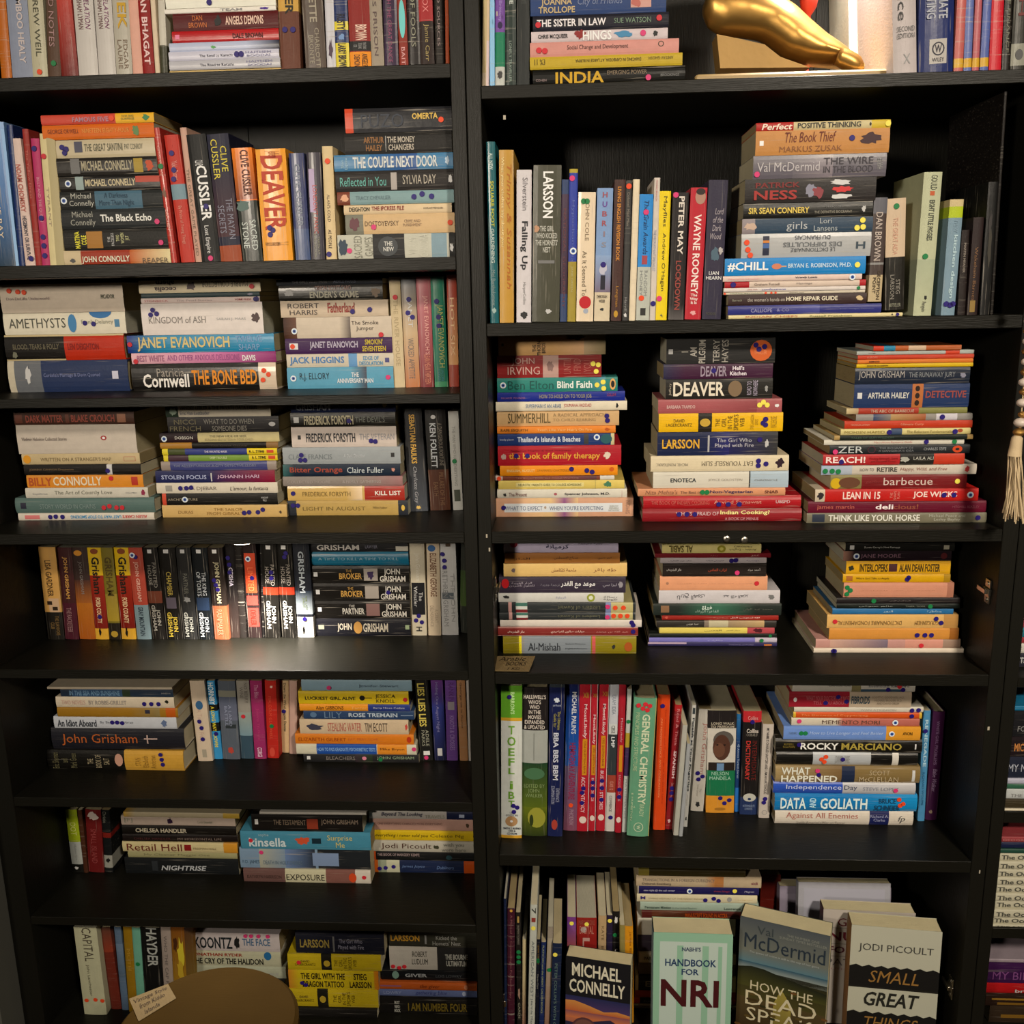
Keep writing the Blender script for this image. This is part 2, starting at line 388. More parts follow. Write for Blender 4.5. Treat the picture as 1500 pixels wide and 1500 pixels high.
CR = {'0': (0, 0, 1), 'A': (0, 0, 4.286), 'B': (340, 0, 3.947), 'C': (700, 0, 4.167), 'D': (1000, 0, 3), 'E': (0, 150, 5.769), 'F': (230, 150, 5.556), 'G': (430, 140, 5.357),
 'H': (0, 390, 6.818), 'I': (190, 390, 6), 'J': (400, 390, 5), 'K': (0, 580, 6), 'L': (210, 580, 6.522), 'M': (400, 580, 5), 'N': (20, 790, 4.6875), 'O': (300, 790, 3.659), 'P': (40, 990, 6),
 'Q': (260, 990, 7.5), 'R': (420, 990, 5), 'S': (60, 1170, 4.6875), 'T': (340, 1170, 3.947), 'U': (60, 1340, 6.25), 'V': (250, 1340, 6.522), 'W': (400, 1340, 4.6875),
 'a': (700, 180, 4.69), 'b': (860, 220, 5.359), 'c': (1050, 160, 5.556), 'd': (1050, 320, 5.556), 'e': (1270, 160, 4.413), 'f': (710, 480, 6.522), 'g': (710, 620, 6.522), 'h': (920, 480, 5.769),
 'i': (920, 620, 5.556), 'j': (1170, 490, 4.545), 'k': (1170, 630, 4.545), 'l': (710, 780, 6), 'm': (940, 780, 6.522), 'n': (1140, 780, 4.167), 'o': (710, 990, 6), 'p': (840, 990, 6),
 'q': (980, 990, 6), 'r': (1120, 990, 5), 's': (1120, 1100, 5), 't': (710, 1250, 6), 'u': (910, 1260, 6.25), 'v': (1060, 1260, 4.167), 'w': (1380, 900, 2.5)}
def rows_of(block):
    for ln in block.strip().split('\n'):
        p = [q for q in ln.split(';')]; p += ['']*(4-len(p)); yield p
def bounds(row):
    k = row[0]
    return (-.6480*D+.0006, -.1112*D-.0006) if k == 'L' else (-.0823*D+.0006, .4450*D-.0006) if k == 'R' else (.4750*D+.0006, .99*D)
def auto_y(row, x, y):
    f, c, w, y0 = ROWS[row]
    if f > -.2 or row == 'R6': return y0
    return min(max(depth_at(x, y, ZR(f)), .004), .19)
def stack(row, crop, yb, name, block, Y=None, yaw=0.0):
    ox, oy, s = CR[crop]; L = []; cur = (ox, oy, s)
    for nums, base, dec, opts in rows_of(block):
        cur = (ox, oy, s)
        if nums.strip()[0] == '@': cur = CR[nums.strip()[1]]; nums = nums.strip()[2:]
        n = [float(q) for q in nums.split()]; L.append((cur[0]+n[0]/cur[2], cur[0]+n[1]/cur[2], cur[1]+n[2]/cur[2], base.strip(), dec.strip(), opts.strip()))
    if isinstance(yb, (int, float)): ybp = oy+yb/s
    last = L[-1]; zf, zc = shelf_z(row), ZR(ROWS[row][1])-.002
    if Y is None: Y = auto_y(row, (last[0]+last[1])/2, ybp)
    z = zf+.0002; N = len(L)
    for i in range(N-1, -1, -1):
        x0, x1, yt, base, dec, opts = L[i]
        zt = min(at((x0+x1)/2, yt, Y).z, zc)
        T = max(zt-z, .004)
        ym = yt+4; a = at(x0, ym, Y).x; b = at(x1, ym, Y).x; lo, hi = bounds(row); a, b = max(a, lo), min(b, hi); Ln = b-a
        oy_ = random.uniform(-.002, .003); Dp = min(max(Ln*.655, .1), DEEP-.012-Y)
        root = make_book(Ln, T-.0003, Dp, base, dec, opts)
        root.location = (a, max(Y+oy_, .001), z); root.rotation_euler.z = math.radians(yaw)+random.uniform(-.006, .006)
        where = '%s from top, %s, %s' % (ORD[i], name, ROWS[row][2])
        lab = book_look(T, base, dec, opts)+', '+where
        if len(lab.split()) > 16: lab = re.sub(' with [a-z ]+ lettering', '', lab)
        tag(root, lab, 'book', 'books lying in the %s, %s' % (name, ROWS[row][2]))
        seen(root, x0, x1, yt, L[i+1][2] if i+1 < N else ybp); z += T
def stand(row, crop, yb, name, block, Y=None, hdef=None):
    ox, oy, s = CR[crop]; zf, zc = shelf_z(row), ZR(ROWS[row][1])-.002
    cur = (ox, oy, s); i = 0
    for nums, base, dec, opts in rows_of(block):
        cur = (ox, oy, s)
        if nums.strip()[0] == '@': cur = CR[nums.strip()[1]]; nums = nums.strip()[2:]
        n = [float(q) for q in nums.split()]; X = lambda v: cur[0]+v/cur[2]; Q = lambda v: cur[1]+v/cur[2]
        ybb = Q(n[4]) if len(n) > 4 else oy+yb/s
        x0, x1, xt, yt = X(n[0]), X(n[1]), X(n[2]), Q(n[3]); opts = opts.strip()
        m = re.search(r'y(\.\d+)', opts); fl = zf
        YY = float(m[1]) if m else Y if Y is not None else auto_y(row, (x0+x1)/2, ybb)
        a, b, t = at(x0, ybb, YY), at(x1, ybb, YY), at(xt, yt, YY)
        if 'B' in opts: fl = a.z
        lean = math.atan2(t.x-a.x, t.z-a.z); m = re.search(r'h(\.\d+)', opts)
        Ln = float(m[1]) if m else (t.z-fl)/math.cos(lean)
        T = max((b.x-a.x)*math.cos(lean)-.0003, .004)
        Ln = min(Ln, (zc-fl-T*abs(math.sin(lean)))/math.cos(lean))
        xb = a.x-(a.z-fl)*math.tan(lean)
        lo, hi = bounds(row)
        if xb+min(0, Ln*math.sin(lean)) < lo: xb = max(xb, lo); lean = max(lean, math.asin(max(-1, (lo-xb)/Ln)))
        if xb+T+max(0, Ln*math.sin(lean)) > hi:
            xb = min(xb, hi-T); lean = min(lean, math.asin(max(0, (hi-xb-T)/Ln)))
        up = Vector((math.sin(lean), 0, math.cos(lean))); rt = Vector((math.cos(lean), 0, -math.sin(lean)))
        bl = Vector((xb, YY+random.uniform(0, .002), fl+.0002+(T*math.sin(lean) if lean > 0 else 0)))
        Dp = min(max(Ln*.66, .1), DEEP-.012-YY)
        root = make_book(Ln, T, Dp, base.strip(), dec.strip(), opts)
        o = bl+up*Ln
        root.matrix_world = Matrix(((-up.x, 0, rt.x, o.x), (-up.y, 1, rt.y, o.y), (-up.z, 0, rt.z, o.z), (0, 0, 0, 1)))
        lab = book_look(T, base.strip(), dec, opts)+', %s upright from left, %s, %s' % (ORD[i], name, ROWS[row][2])
        if len(lab.split()) > 16: lab = re.sub(' with [a-z ]+ lettering', '', lab)
        tag(root, lab, 'book', 'upright books %s, %s' % (name, ROWS[row][2])); i += 1; seen(root, x0, x1, max(yt, 0), ybb)
# ---------------------------------------------------------------- LEFT BOOKCASE
# line: pixel numbers; colour of the cover, with the dimness of lower shelves in it; print and lettering; options (g laminated, c hard cover)
stand('L1', 'A', 478, 'of lamp', '''
5 72 -35 0;b86a20;;gh.24
75 205 35 0;8c94a8;tb:.35,.9,.45,.75,c9bfc0:THE BAMBOO HEALY;h.25
205 300 170 0;b8b49c;t:.3,.86,.35,.7,554:D. ANDREW WEIL|.95,.5,o;gh.24
300 383 287 0;5a4436;t:.4,.8,.2,.6,a88:FIELD NOTES|.9,.5,g;h.23
385 493 335 0;b8443a;~.5,1,b8443a,6a2420|=0,.1,c55;gh.23
495 618 455 0;c4c0bc;ti:.2,.7,.55,.8,857:THE BAY OF REVELATION|t:.5,.7,.2,.45,755:HISHAM LYMAN;gh.23
620 728 587 0;c4c0bc;ti:.2,.7,.55,.8,857:THE BAY OF REVELATION|t:.5,.7,.2,.45,755:HISHAM LYMAN;gh.23
730 832 700 0;b4b0a4;tb:.2,.72,.3,.85,c8a028:HACHEK|t:.78,.95,.2,.8,876:EDGAR/LAURIE|.5,.9,g;gh.24
834 896 800 0;d8a898;;h.23
898 972 862 0;8e2020;tb:.3,.92,.25,.75,e8c8c8:CHETAN BHAGAT;h.22
974 1004 940 0;d8c8b0;;h.22
1006 1050 985 0;c8c4b8;=.8,1,443;gh.22
''')
stack('L1', '0', 107.5, 'lamp-lit stack', '''
240 402 -26;eee8dc;.4,.2,p;
240 404 10;e8e4dc;*.9,.5,.05,.3,539|tb:.5,.7,.2,.7,999:TEAM;
252 407 17;5a1a1c;t:.15,.32,.15,.85,d07840:DAN/BROWN|tb:.5,.86,.25,.75,e8c8b8:ANGELS DEMONS|*.43,.5,.04,.4,222;
251 408 43;b4282c;tb:.57,.85,.2,.65,400:DALE BROWN|#.03,.07,.3,.7,e8a;g
247 409 60;b8c0d8;~.7,1,b8c0d8,334|*.4,.4,.03,.2,6a6;g
247 409 73.5;c8c8d8;t:.28,.58,.3,.6,556:The Road to Karachi|t:.7,.93,.2,.8,88a:HAITHEM/BOODAI|.62,.5,p .66,.5,p;g
248 411 87;b8b8c0;t:.28,.58,.3,.6,556:The Road to Karachi|t:.7,.93,.2,.8,88a:HAITHEM/BOODAI;g
248 411 101;d8c088;t:.55,.7,.4,.7,765:ARABS;
''')
stand('L1', 'B', 392, 'beyond lamp stack', '''
278 395 262 0;c8a050;=.6,1,6a4030|tb:.3,.62,.35,.75,221:SEARER|.72,.3,p .72,.7,p;h.21
425 545 400 0;5c5048;tb:.35,.66,.35,.7,a8a090:VILLETTE|t:.7,.99,.25,.75,a8a090:CHARLOTTE/BRONTE;gh.2
548 600 532 0;c4c4cc;t:.2,.5,.3,.7,777:THE ORGAN FLUTE GARDNER|*.85,.5,.08,.3,545;gh.2
602 680 585 0;2a3a68;=.3,.42,d8c840|=.6,1,d8c840|tb:.2,.42,.2,.8,223:RUSTY|tb:.61,.97,.2,.8,223:LARRY BROWN|*.52,.5,.05,.3,7a9ac8;g
683 805 668 0;8a2824;=.58,.72,222|=.73,1,e09020|tb:.35,.57,.3,.85,e8c8b8:BROWN|t:.6,.7,.2,.8,aaa:THE AUTHOR OF/THE DA VINCI/CODE|t:.76,.98,.2,.85,322:ANGELS &/DEMONS;
807 880 787 0;9a9082;t:.2,.9,.3,.6,655:MEMOIRS PRISON;h.2
883 962 870 0;3a2844;t:.3,.95,.3,.6,957:METHUSELAH THE GREAT DANCE;gh.2
968 1020 952 0;8a3428;e.66,.5,.13,.35,7cc|t:.85,.97,.3,.7,daa:BAIT;h.2
1022 1090 1008 0;241f20;t:.3,.85,.3,.7,998:LAST OF FOOLS;gh.2
1092 1172 1076 0;a02c30;=.68,1,2c1c18|t:.3,.62,.3,.7,d88:BLACK FOX|t:.7,.95,.3,.7,a96:Jamie Carr;h.2
1175 1228 1168 0;221c18;t:.2,.85,.3,.6,988:HYMNS AND SOURCES;h.2
1234 1257 1229 0;a8502c;;h.2
''')
stand('L2', 'E', 1370, 'at left end', '''
-90 155 -230 170;5c88bc;~0,.5,7aa0d0,4a78b0|~.5,1,4a78b0,2a4258|t:.4,.8,.45,.6,e8d8c0:IN THE BAY|#.05,1,.9,1,9ac0ee;g
158 207 50 190;1e3468;;g
210 295 80 305;d6c0b8;tb:.2,.57,.25,.75,b86a60:NOAM CHOMSKY|tb:.6,.95,.3,.7,445:HEGEMONY OR SURVIVAL|.94,.7,p;
297 348 178 225;9a3630;t:.15,.5,.3,.7,c87a70:The Yellow Dress;
349 418 250 305;b43c6c;t:.3,.65,.3,.7,dba0b0:BILLY AND THE QUEEN|.62,.5,p .77,.5,p .84,.5,p .92,.5,p .08,.4,p;
420 545 328 268;d4c89c;t:.4,.7,.2,.35,a98:TYRANT|#0,1,.45,1,b4a880|.17,.2,r;
''')
stack('L2', 'E', 1365, 'orange-topped stack', '''
345 1300 95;c85040;=.66,1,e0b030|tb:.28,.6,.2,.7,b48898:FAMOUS FIVE|t:.71,.83,.3,.8,884:THE BIG/SURPRISE|*.93,.5,.04,.4,485|.63,.5,o;
350 1300 180;d06c18;t:.05,.33,.4,.7,842:GEORGE ORWELL|t:.36,.78,.4,.7,e0a050:NINETEEN EIGHTY-FOUR|*.84,.5,.04,.4,685;
445 1300 305;c0b498;t:.3,.68,.35,.75,665:THE GREAT SANTINI|t:.7,.88,.4,.7,776:PAT CONROY|#.2,.28,.3,.9,556|.08,.6,p .12,.5,p .1,.3,p;g
475 1325 462;24201c;#.14,.23,.1,.95,777|tb:.25,.76,.25,.8,b0a890:MICHAEL CONNELLY|#.77,.86,.1,.9,a89038|*.93,.5,.05,.4,c05028;g
495 1345 612;1c1a18;#.16,.24,.1,.95,9aa|tb:.26,.76,.3,.75,ccc0a0:MICHAEL CONNELLY|#.76,1,.5,.9,b85040|.09,.5,w;g
500 1370 745;1c2020;=.34,.8,4a6c80|t:.09,.33,.1,.9,b8b8b0:Michael/Connelly|t:.38,.72,.1,.9,24465e:A Darkness/More Than Night|.04,.5,w;
510 1395 898;202426;t:.09,.33,.1,.9,a8a8a0:Michael/Connelly|tb:.38,.87,.35,.72,e4e4e0:The Black Echo|.92,.3,k;
520 1420 1065;16140f;#.22,.37,.1,.9,a87830|tbr:.11,.22,.1,.9,e0d840:MARTINA/COLE|tr:.42,.48,.2,.8,ccc:THE/FACELESS|tr:.5,.63,.3,.8,cc9:TWO/WOMEN/JILT|.92,.3,k;
540 1440 1245;c8b898;=.16,.62,9a3a24|~.62,1,b8602c,d8cca0|tb:.17,.62,.05,.6,e0dcc8:JOHN CONNOLLY|t:.74,.98,.05,.4,654:REAPER|*.08,.3,.03,.2,555;
''')
stand('L2', 'F', 1300, 'by orange-topped stack', '''
@E1440 1495 1287 215 1345;b0382e;t:.13,.35,.3,.7,d89888:CHUN ROY|tb:.6,.75,.3,.7,e8b0a8:DA CHEN|*.48,.5,.05,.35,7a5a48|.28,.5,g;g
192 305 50 268;b83a2e;=.38,.5,7a94a0|t:.2,.35,.3,.7,e0a098:Yukio Banana|t:.55,.85,.3,.6,d89080:By Praise of Young Things|.14,.4,p .27,.4,p .34,.3,p;
310 362 180 205;c4a090;t:.3,.95,.3,.7,765:THE GREAT GAME PLAYED;
365 520 235 265;171818;t:.2,.24,.3,.7,eee:CLIVE|tb:.24,.67,.3,.85,f0f0ee:CUSSLER|t:.71,.93,.3,.6,ddd:Lost Empire|.56,.6,p|.97,.5,k;
520 693 400 262;23243a;~.3,.8,2a2438,4a2c34|=.87,1,9a4c2c|t:.04,.35,.15,.85,d8c840:CLIVE/CUSSLER|t:.5,.82,.15,.85,889:THE MAYAN/SECRETS;
700 863 602 375;d87018;~0,.45,e08018,8a4420|=.46,1,2a302c|tb:.02,.42,.4,.8,5a2c10:CLIVE CUSSLER|t:.63,.9,.15,.85,ccd4d0:SACRED/STONE|*.5,.3,.06,.4,58706c;g
868 1108 797 382;e09a14;tb:.06,.72,.15,.88,b8401c:DEAVER|t:.02,.08,.3,.8,b86a18:Jeffery|t:.83,.86,.1,.9,530:The House in the Willow|.7,.3,p .76,.3,p .72,.4,p;g
1130 1250 1070 415;38406a;tb:.1,.68,.3,.7,8890a0:CLIVE CUSSLER|=.7,1,4a5a80;g
1253 1367 1212 410;3c3844;#.15,.55,.1,.5,b8a8c8|t:.3,.75,.35,.65,c06058:LONDON'T PANIC|t:.75,.97,.3,.7,998:TAKEN AT/BURLINGTON;g
1378 1462 1340 358;d0bc94;t:.42,.66,.3,.6,765:ALAN'S COLD|t:.73,.9,.3,.6,433:AE PEOPLE|.13,.5,o .95,.3,p;
''')  # pale streak on the LONDON'T PANIC spine is glare painted as a patch
stack('L2', 'G', 1280, 'right-hand stack', '''
400 1240 92;1a1b22;=0,.075,c84a28|t:.15,.55,.2,.75,3a404c:PUZO|tb:.63,.87,.5,.75,d8b860:OMERTA|.9,.45,o;g
395 1240 285;1c1a18;tb:.18,.37,.15,.8,94683a:ARTHUR/HAILEY|tb:.4,.66,.15,.8,b4aca0:THE MONEY/CHANGERS|#.384,.388,.1,.85,ccc;
315 1252 455;4a80a8;~.3,.7,3a6c9c,3a5c94|tb:.16,.87,.15,.85,d0d4d4:THE COUPLE NEXT DOOR|tr:.06,.12,.1,.8,aaccdd:Shari/Lapena|*.95,.5,.02,.3,bcd;g
325 1257 585;24201f;t:.04,.43,.25,.7,68b0a8:Reflected in You|t:.57,.85,.3,.75,b8b0a4:SYLVIA DAY|#.47,.52,.05,.9,aaa4a0|*.97,.5,.02,.25,ddd;
340 1258 745;809ca0;=0,.11,7a4434|t:.16,.46,.35,.65,688088:TRACY CHEVALIER|*.06,.5,.04,.35,dba888|.66,.5,p .73,.7,p .81,.5,p;
390 1240 848;d0bc9c;tb:.05,.24,.3,.75,332:DEIGHTON|tb:.26,.56,.35,.8,8c4038:THE IPCRESS FILE|t:.74,.92,.4,.6,654:HORACE PENGUIN;
402 1262 925;c8ac84;=0,.165,7c7c70|t:.18,.49,.4,.65,6a5844:DOSTOYEVSKY|t:.53,.7,.35,.7,988068:CRIME AND/PUNISHMENT|*.08,.5,.06,.4,6a4048|.26,.35,k|.96,.5,o;
340 1265 1082;b8b8ac;=.3,.57,2a2a2c|=.8,.93,8098a4|=.95,1,222|tr:.14,.3,.05,.95,88887c:SACRED/GAMES|e.43,.5,.085,.4,44484c|tb:.39,.48,.3,.7,c8c8c4:THE/NEW|tr:.61,.77,.05,.95,c8c8bc:VIKRAM/CHANDRA|*.05,.5,.05,.4,345|.1,.35,k|*.97,.4,.02,.2,eee;
''')
stack('L3', 'H', 1190, 'left stack', '''
-8 1220 172;cfc2b2;t:.05,.4,.45,.55,988:Don DeLillo Underworld|tb:.82,.93,.45,.6,665:PICADOR|.08,.78,o .15,.74,o .2,.72,o;
15 1240 460;dcd6c4;t:.045,.51,.3,.75,5a5a50:AMETHYSTS|e.565,.5,.035,.42,4a88b8|e.8,.98,.09,.28,3a78b0|t:.64,.9,.4,.65,998:Frank Delaney|#.91,.95,.3,.65,58a|.67,.5,p .74,.45,p;
30 1225 680;18140f;=.49,.5,18140f|=.5,1,b83010|#0,.5,0,.06,c8b890|#0,1,.93,1,c8b890|tb:.07,.46,.4,.65,6a6450:BLOOD, TEARS & FOLLY|tb:.53,.79,.4,.65,8a1808:LEN DEIGHTON|*.08,.22,.03,.15,776;c
60 1260 940;26365c;=0,.055,c4bca8|=.055,.28,6c7076|t:.3,.77,.45,.6,8088b4:Cordelia's Marriage & Devin Queried|#.87,.92,.4,.65,ccd|*.17,.55,.03,.35,ccc;c
''')
stack('L3', 'I', 1075, 'middle stack', '''
75 1145 115;dccfb4;tbu:.13,.31,.1,.95,544:cecelia/ahern|tu:.52,.9,.4,.85,8a7c6c:MARBLE COLLECTOR|*.43,.5,.05,.4,655|.93,.4,r;
100 1142 230;36484c;*.92,.5,.03,.3,889;
95 1140 272;d8c8c4;t:.03,.23,.3,.65,c07070:STEINBECK|t:.3,.6,.3,.65,a99:The Pearl Stories|tb:.79,.93,.3,.65,a04848:YORK PRESS|.965,.5,p .975,.9,p;
95 1165 320;dcd4d0;t:.06,.53,.37,.58,8a8480:KINGDOM of ASH|t:.62,.86,.42,.52,aaa:SARAH J. MAAS|*.94,.5,.04,.18,544|.1,.8,p .08,.65,p .13,.68,p;
-30 1265 600;2488b0;~0,.2,1c2c80,2488b0|tb:.07,.7,.08,.9,d8c488:JANET EVANOVICH|t:.74,.92,.08,.9,88a8d0:TWELVE/SHARP|.02,.5,r;g
15 1285 755;d8a8b8;~.0,.6,dcb4bc,c878a8|~.6,1,c878a8,8c3070|tb:.04,.23,.2,.8,a8708c:BEST WHITE|t:.25,.75,.25,.8,a05890:AND OTHER ANXIOUS DELUSIONS|tb:.77,.86,.15,.7,eee:DAVIS|.03,.2,r;
5 1280 850;14110f;=.88,1,d0c0ac|t:.18,.37,.52,.82,a8a098:Patricia|tb:.08,.4,.12,.62,e8e4e0:Cornwell|tb:.42,.87,.2,.75,e0901c:THE BONE BED|.92,.7,o .95,.55,o .91,.35,o;cg
''')
stack('L3', 'J', 862, 'right stack', '''
20 800 90;40444c;tb:.15,.48,.3,.7,98989c:THE GIRLS WHO SWIM|tb:.54,.75,.3,.75,8890a8:ADELE PARKS;
35 800 135;1e1c16;t:.35,.7,.65,.95,a08078:ORSON SCOTT CARD|tb:.3,.77,.15,.6,b0ac9c:ENDER'S GAME|*.1,.5,.05,.3,aaa|*.93,.5,.05,.4,765;g
50 840 248;c8b8a4;t:.07,.36,.15,.85,554c48:ROBERT/HARRIS|tb:.44,.69,.25,.85,984038:Fatherland|.67,.3,p .83,.4,p;
70 865 370;c8bcac;~0,.12,402418,6a4838|~.52,.62,c8bcac,665c58|t:.63,.88,.3,.8,5a5048:The Smoke/Jumper|.1,.35,w .9,.1,r;
85 870 525;442454;tb:.23,.68,.25,.8,b8b0c4:JANET EVANOVICH|tb:.72,.94,.12,.9,c4b040:SMOKIN'/SEVENTEEN|#.04,.12,.3,.7,ddd|.07,.5,o;
95 880 640;c8c0b0;=.58,.66,6a98c4|tb:.03,.54,.15,.8,4880b8:JACK HIGGINS|tb:.68,.9,.1,.8,6aa0c4:EDGE OF/DESOLATION|#.92,.96,.3,.65,558;
100 880 738;5c9cb8;~.6,.75,5c9cb8,4c4c58|t:.12,.4,.35,.75,24404c:R.J. ELLORY|tb:.47,.81,.25,.75,d8dce0:THE/ANNIVERSARY MAN|.06,.5,w .95,.5,k;
''')
stand('L3', 'J', 860, 'beside right stack', '''
885 965 845 80;c8b898;t:.2,.8,.3,.7,b0a080:THE RIVER HOUSE|.18,.5,r|#0,.04,0,1,a89888;
970 1075 932 80;7a8088;~0,.5,7a8088,c0a888|~.5,1,c0a888,b87850|t:.2,.45,.3,.7,ccc:JANET|t:.55,.92,.3,.7,76706c:WICKED APPETITE|.2,.5,p .32,.4,p .36,.7,p;g
1077 1180 1045 78;a8606a;~0,1,b87078,7a3034|t:.17,.7,.4,.8,d8a8a0:JANET EVANOVICH'S|t:.7,.97,.4,.8,c88870:LEAN MEAN THIRTEEN;g
1184 1282 1150 78;207860;t:.25,.82,.3,.85,b0b468:JANET EVANOVICH|t:.84,.95,.3,.7,489:PLUM/LOVIN|.22,.4,p .36,.5,p .44,.5,p|=.95,1,4a9a70;g
1290 1362 1268 64;9a4434;~.2,.8,a86048,c89868|t:.2,.72,.3,.7,e0c098:HOT SIX;g
''')
stack('L4', 'K', 1095, 'left stack', '''
120 1180 142;4c3024;tb:.1,.41,.2,.8,a05040:DARK MATTER|tb:.48,.84,.2,.8,a05040:BLAKE CROUCH|#.01,.07,.15,.85,704030|#.43,.46,.15,.85,704030|#.86,.93,.15,.85,a07058;
130 1180 250;c8beb2;t:.04,.42,.45,.57,6a5c58:Vladimir Nabokov Collected Stories|e.73,.53,.025,.08,a84040|e.73,.53,.013,.04,eee;
180 1220 508;c4b28c;t:.16,.76,.3,.65,8c7c5c:WRITTEN ON A STRANGER'S MAP|e.045,.5,.033,.4,e0a030|#.865,.965,.25,.7,b8806a|#.87,.96,.3,.65,c4b28c;
210 1240 602;1a1612;=.71,.755,ccc|t:.05,.43,.4,.65,8a7458:JOANNA CANNON Dreamtown|.72,.4,p;
225 1250 692;d89030;tb:.02,.22,.15,.8,b85a30:BILLY|tb:.23,.65,.15,.85,ecdcc4:CONNOLLY|#.9,.955,.15,.8,b83c2c|.73,.7,r;
225 1300 806;ccc8bc;t:.24,.71,.25,.75,88887c:The Art of Courtly Love|t:.06,.18,.3,.55,aaa:Capellanus|t:.82,.91,.4,.55,aaa:COLUMBIA|*.96,.5,.02,.35,923050;
125 1350 895;5c7470;t:.18,.58,.3,.6,889a98:STORY WORLD IN CHAINS|.64,.35,r .68,.45,r .73,.35,r .77,.35,r|#.04,.08,.3,.7,334;c
155 1350 1030;d4ccc0;tbu:.39,.76,.25,.7,4898c8:LAST WAY TO STOP SMOKING|tbu:.77,.95,.25,.7,c84848:ALLEN CARR'S|#.05,.16,.2,.75,d88080|.24,.5,p .28,.55,p .33,.5,p;
''')
stack('L4', 'L', 1162, 'middle stack', '''
205 1210 60;ccc4b4;=0,.12,2c3c30|t:.14,.87,.5,.75,445:VANDEE LEBLER & THE PRIVATE DATA FARM|t:.14,.42,.15,.4,667:Eric Van Lustbader|*.07,.4,.04,.3,9a9;
220 1285 198;2c2a2c;t:.02,.3,.1,.85,847c60:NICCI/FRENCH|t:.33,.78,.1,.85,a09c94:WHAT TO DO WHEN/SOMEONE DIES|e.94,.5,.03,.14,ccc;
150 1295 350;2c1820;=.32,1,c8bc8c|t:.13,.28,.35,.65,d8d4cc:DOBSON|t:.42,.73,.5,.75,8c8468:THE NEW HIDE OR SEEK|t:.38,.78,.15,.4,a89c78:BUILDING SELF-ESTEEM IN YOUR CHILD|.04,.4,w;
160 1290 442;181410;=0,.27,a87c34|=.9,1,8a6a40|t:.43,.74,.3,.6,554c40:The Great Gatsby;
180 1280 500;3a4484;=0,.05,d8c838|=.05,.2,4c5430|=.74,1,e0c828|tb:.37,.57,.35,.7,ccc8e0:THE HAUNTED MASK|tb:.76,.89,.3,.7,321:R. L. STINE|#.91,.97,.25,.75,d05028;
185 1275 560;7c9c44;=0,.04,d8c838|=.04,.22,4c3440|=.75,1,e0c828|tb:.41,.56,.35,.7,c8d8a0:DEEP TROUBLE|tb:.78,.9,.3,.7,321:R. L. STINE|#.92,.98,.25,.75,d05028;
160 1265 625;988c84;=.08,.92,464a80|t:.11,.83,.4,.65,8890a8:THE ADVENTURES OF A CITY DETECTIVE STORY;g
110 1255 713;222858;~.45,1,262858,8c1838|tb:.05,.43,.3,.65,a8b0d0:STOLEN FOCUS|tb:.52,.87,.3,.65,c8a8c0:JOHANN HARI|#.465,.475,.1,.8,ccc;
120 1280 828;d4ccbc;t:.19,.5,.2,.65,7c746c:ASSIA DJEBAR|ti:.61,.92,.2,.65,5c544c:L'amour, la fantasia|#.075,.13,.2,.75,a09c94|.2,.5,p .25,.5,p .29,.55,p;
180 1280 930;16130e;=0,.035,c85038|t:.05,.31,.4,.6,aaa08c:ARCHITECTURE|t:.86,.92,.3,.7,ccc:WINDOW/MILLS|.2,.5,w;
175 1365 1040;ccac70;t:.13,.25,.3,.55,9c7c48:DURAS|t:.36,.71,.2,.75,a07c40:THE SAILOR/FROM GIBRALTAR|.66,.35,p .7,.4,p .77,.4,p .81,.6,p|*.95,.4,.015,.15,543;
''')
stack('L4', 'M', 878, 'right stack', '''
125 895 40;222c54;tb:.05,.38,.2,.8,a8b0c0:GRISHAM|t:.43,.62,.3,.6,556088:ASSOCIATE|*.9,.6,.03,.25,b8a868;
125 895 120;1c1a14;tb:.13,.6,.15,.8,c0b89c:FREDERICK FORSYTH|t:.62,.9,.3,.7,7c8078:THE DEVIL'S|.56,.4,p|#.03,.08,.3,.7,ccc;g
130 900 225;ccc0b8;tb:.14,.61,.25,.7,3c3c40:FREDERICK FORSYTH|t:.65,.98,.35,.65,9c9ca0:THE VETERAN|.76,.3,p .8,.27,p|#.06,.09,.4,.6,333;
65 930 375;9aa0a4;t:.05,.42,.3,.6,7c8488:CLARE FRANCIS|ti:.52,.7,.4,.6,c8ccd0:A Dark Devotion|#.92,.95,.4,.65,333|.15,.25,p .19,.25,p .16,.55,p;
70 930 500;18283c;~0,.1,3c6868,18283c|tb:.06,.51,.2,.8,a04838:Bitter Orange|t:.55,.86,.25,.75,ccd4d8:Claire Fuller|*.94,.5,.02,.2,c89080;
72 950 587;8c847e;~.6,1,8c847e,9c7474|t:.04,.4,.3,.6,a8a09c:COLLECTED MOORE|t:.5,.82,.3,.6,b0a8a4:A FAMILY GATHERING;
100 960 658;ccac68;~.5,.64,ccac68,e8d0b0|=.66,1,a83428|t:.13,.54,.3,.6,7c6838:FREDERICK FORSYTH|tb:.75,.97,.35,.65,f0e4dc:KILL LIST|.05,.5,p;g
100 985 768;b89c5c;=0,.075,2c3038|=.92,1,2c3038|t:.13,.65,.35,.6,7c6838:LIGHT IN AUGUST|t:.71,.83,.45,.6,8c7848:William Faulkner|.05,.7,p .09,.7,p|e.96,.5,.015,.2,d8b858;
''')  # pale run before the red on KILL LIST is a painted highlight
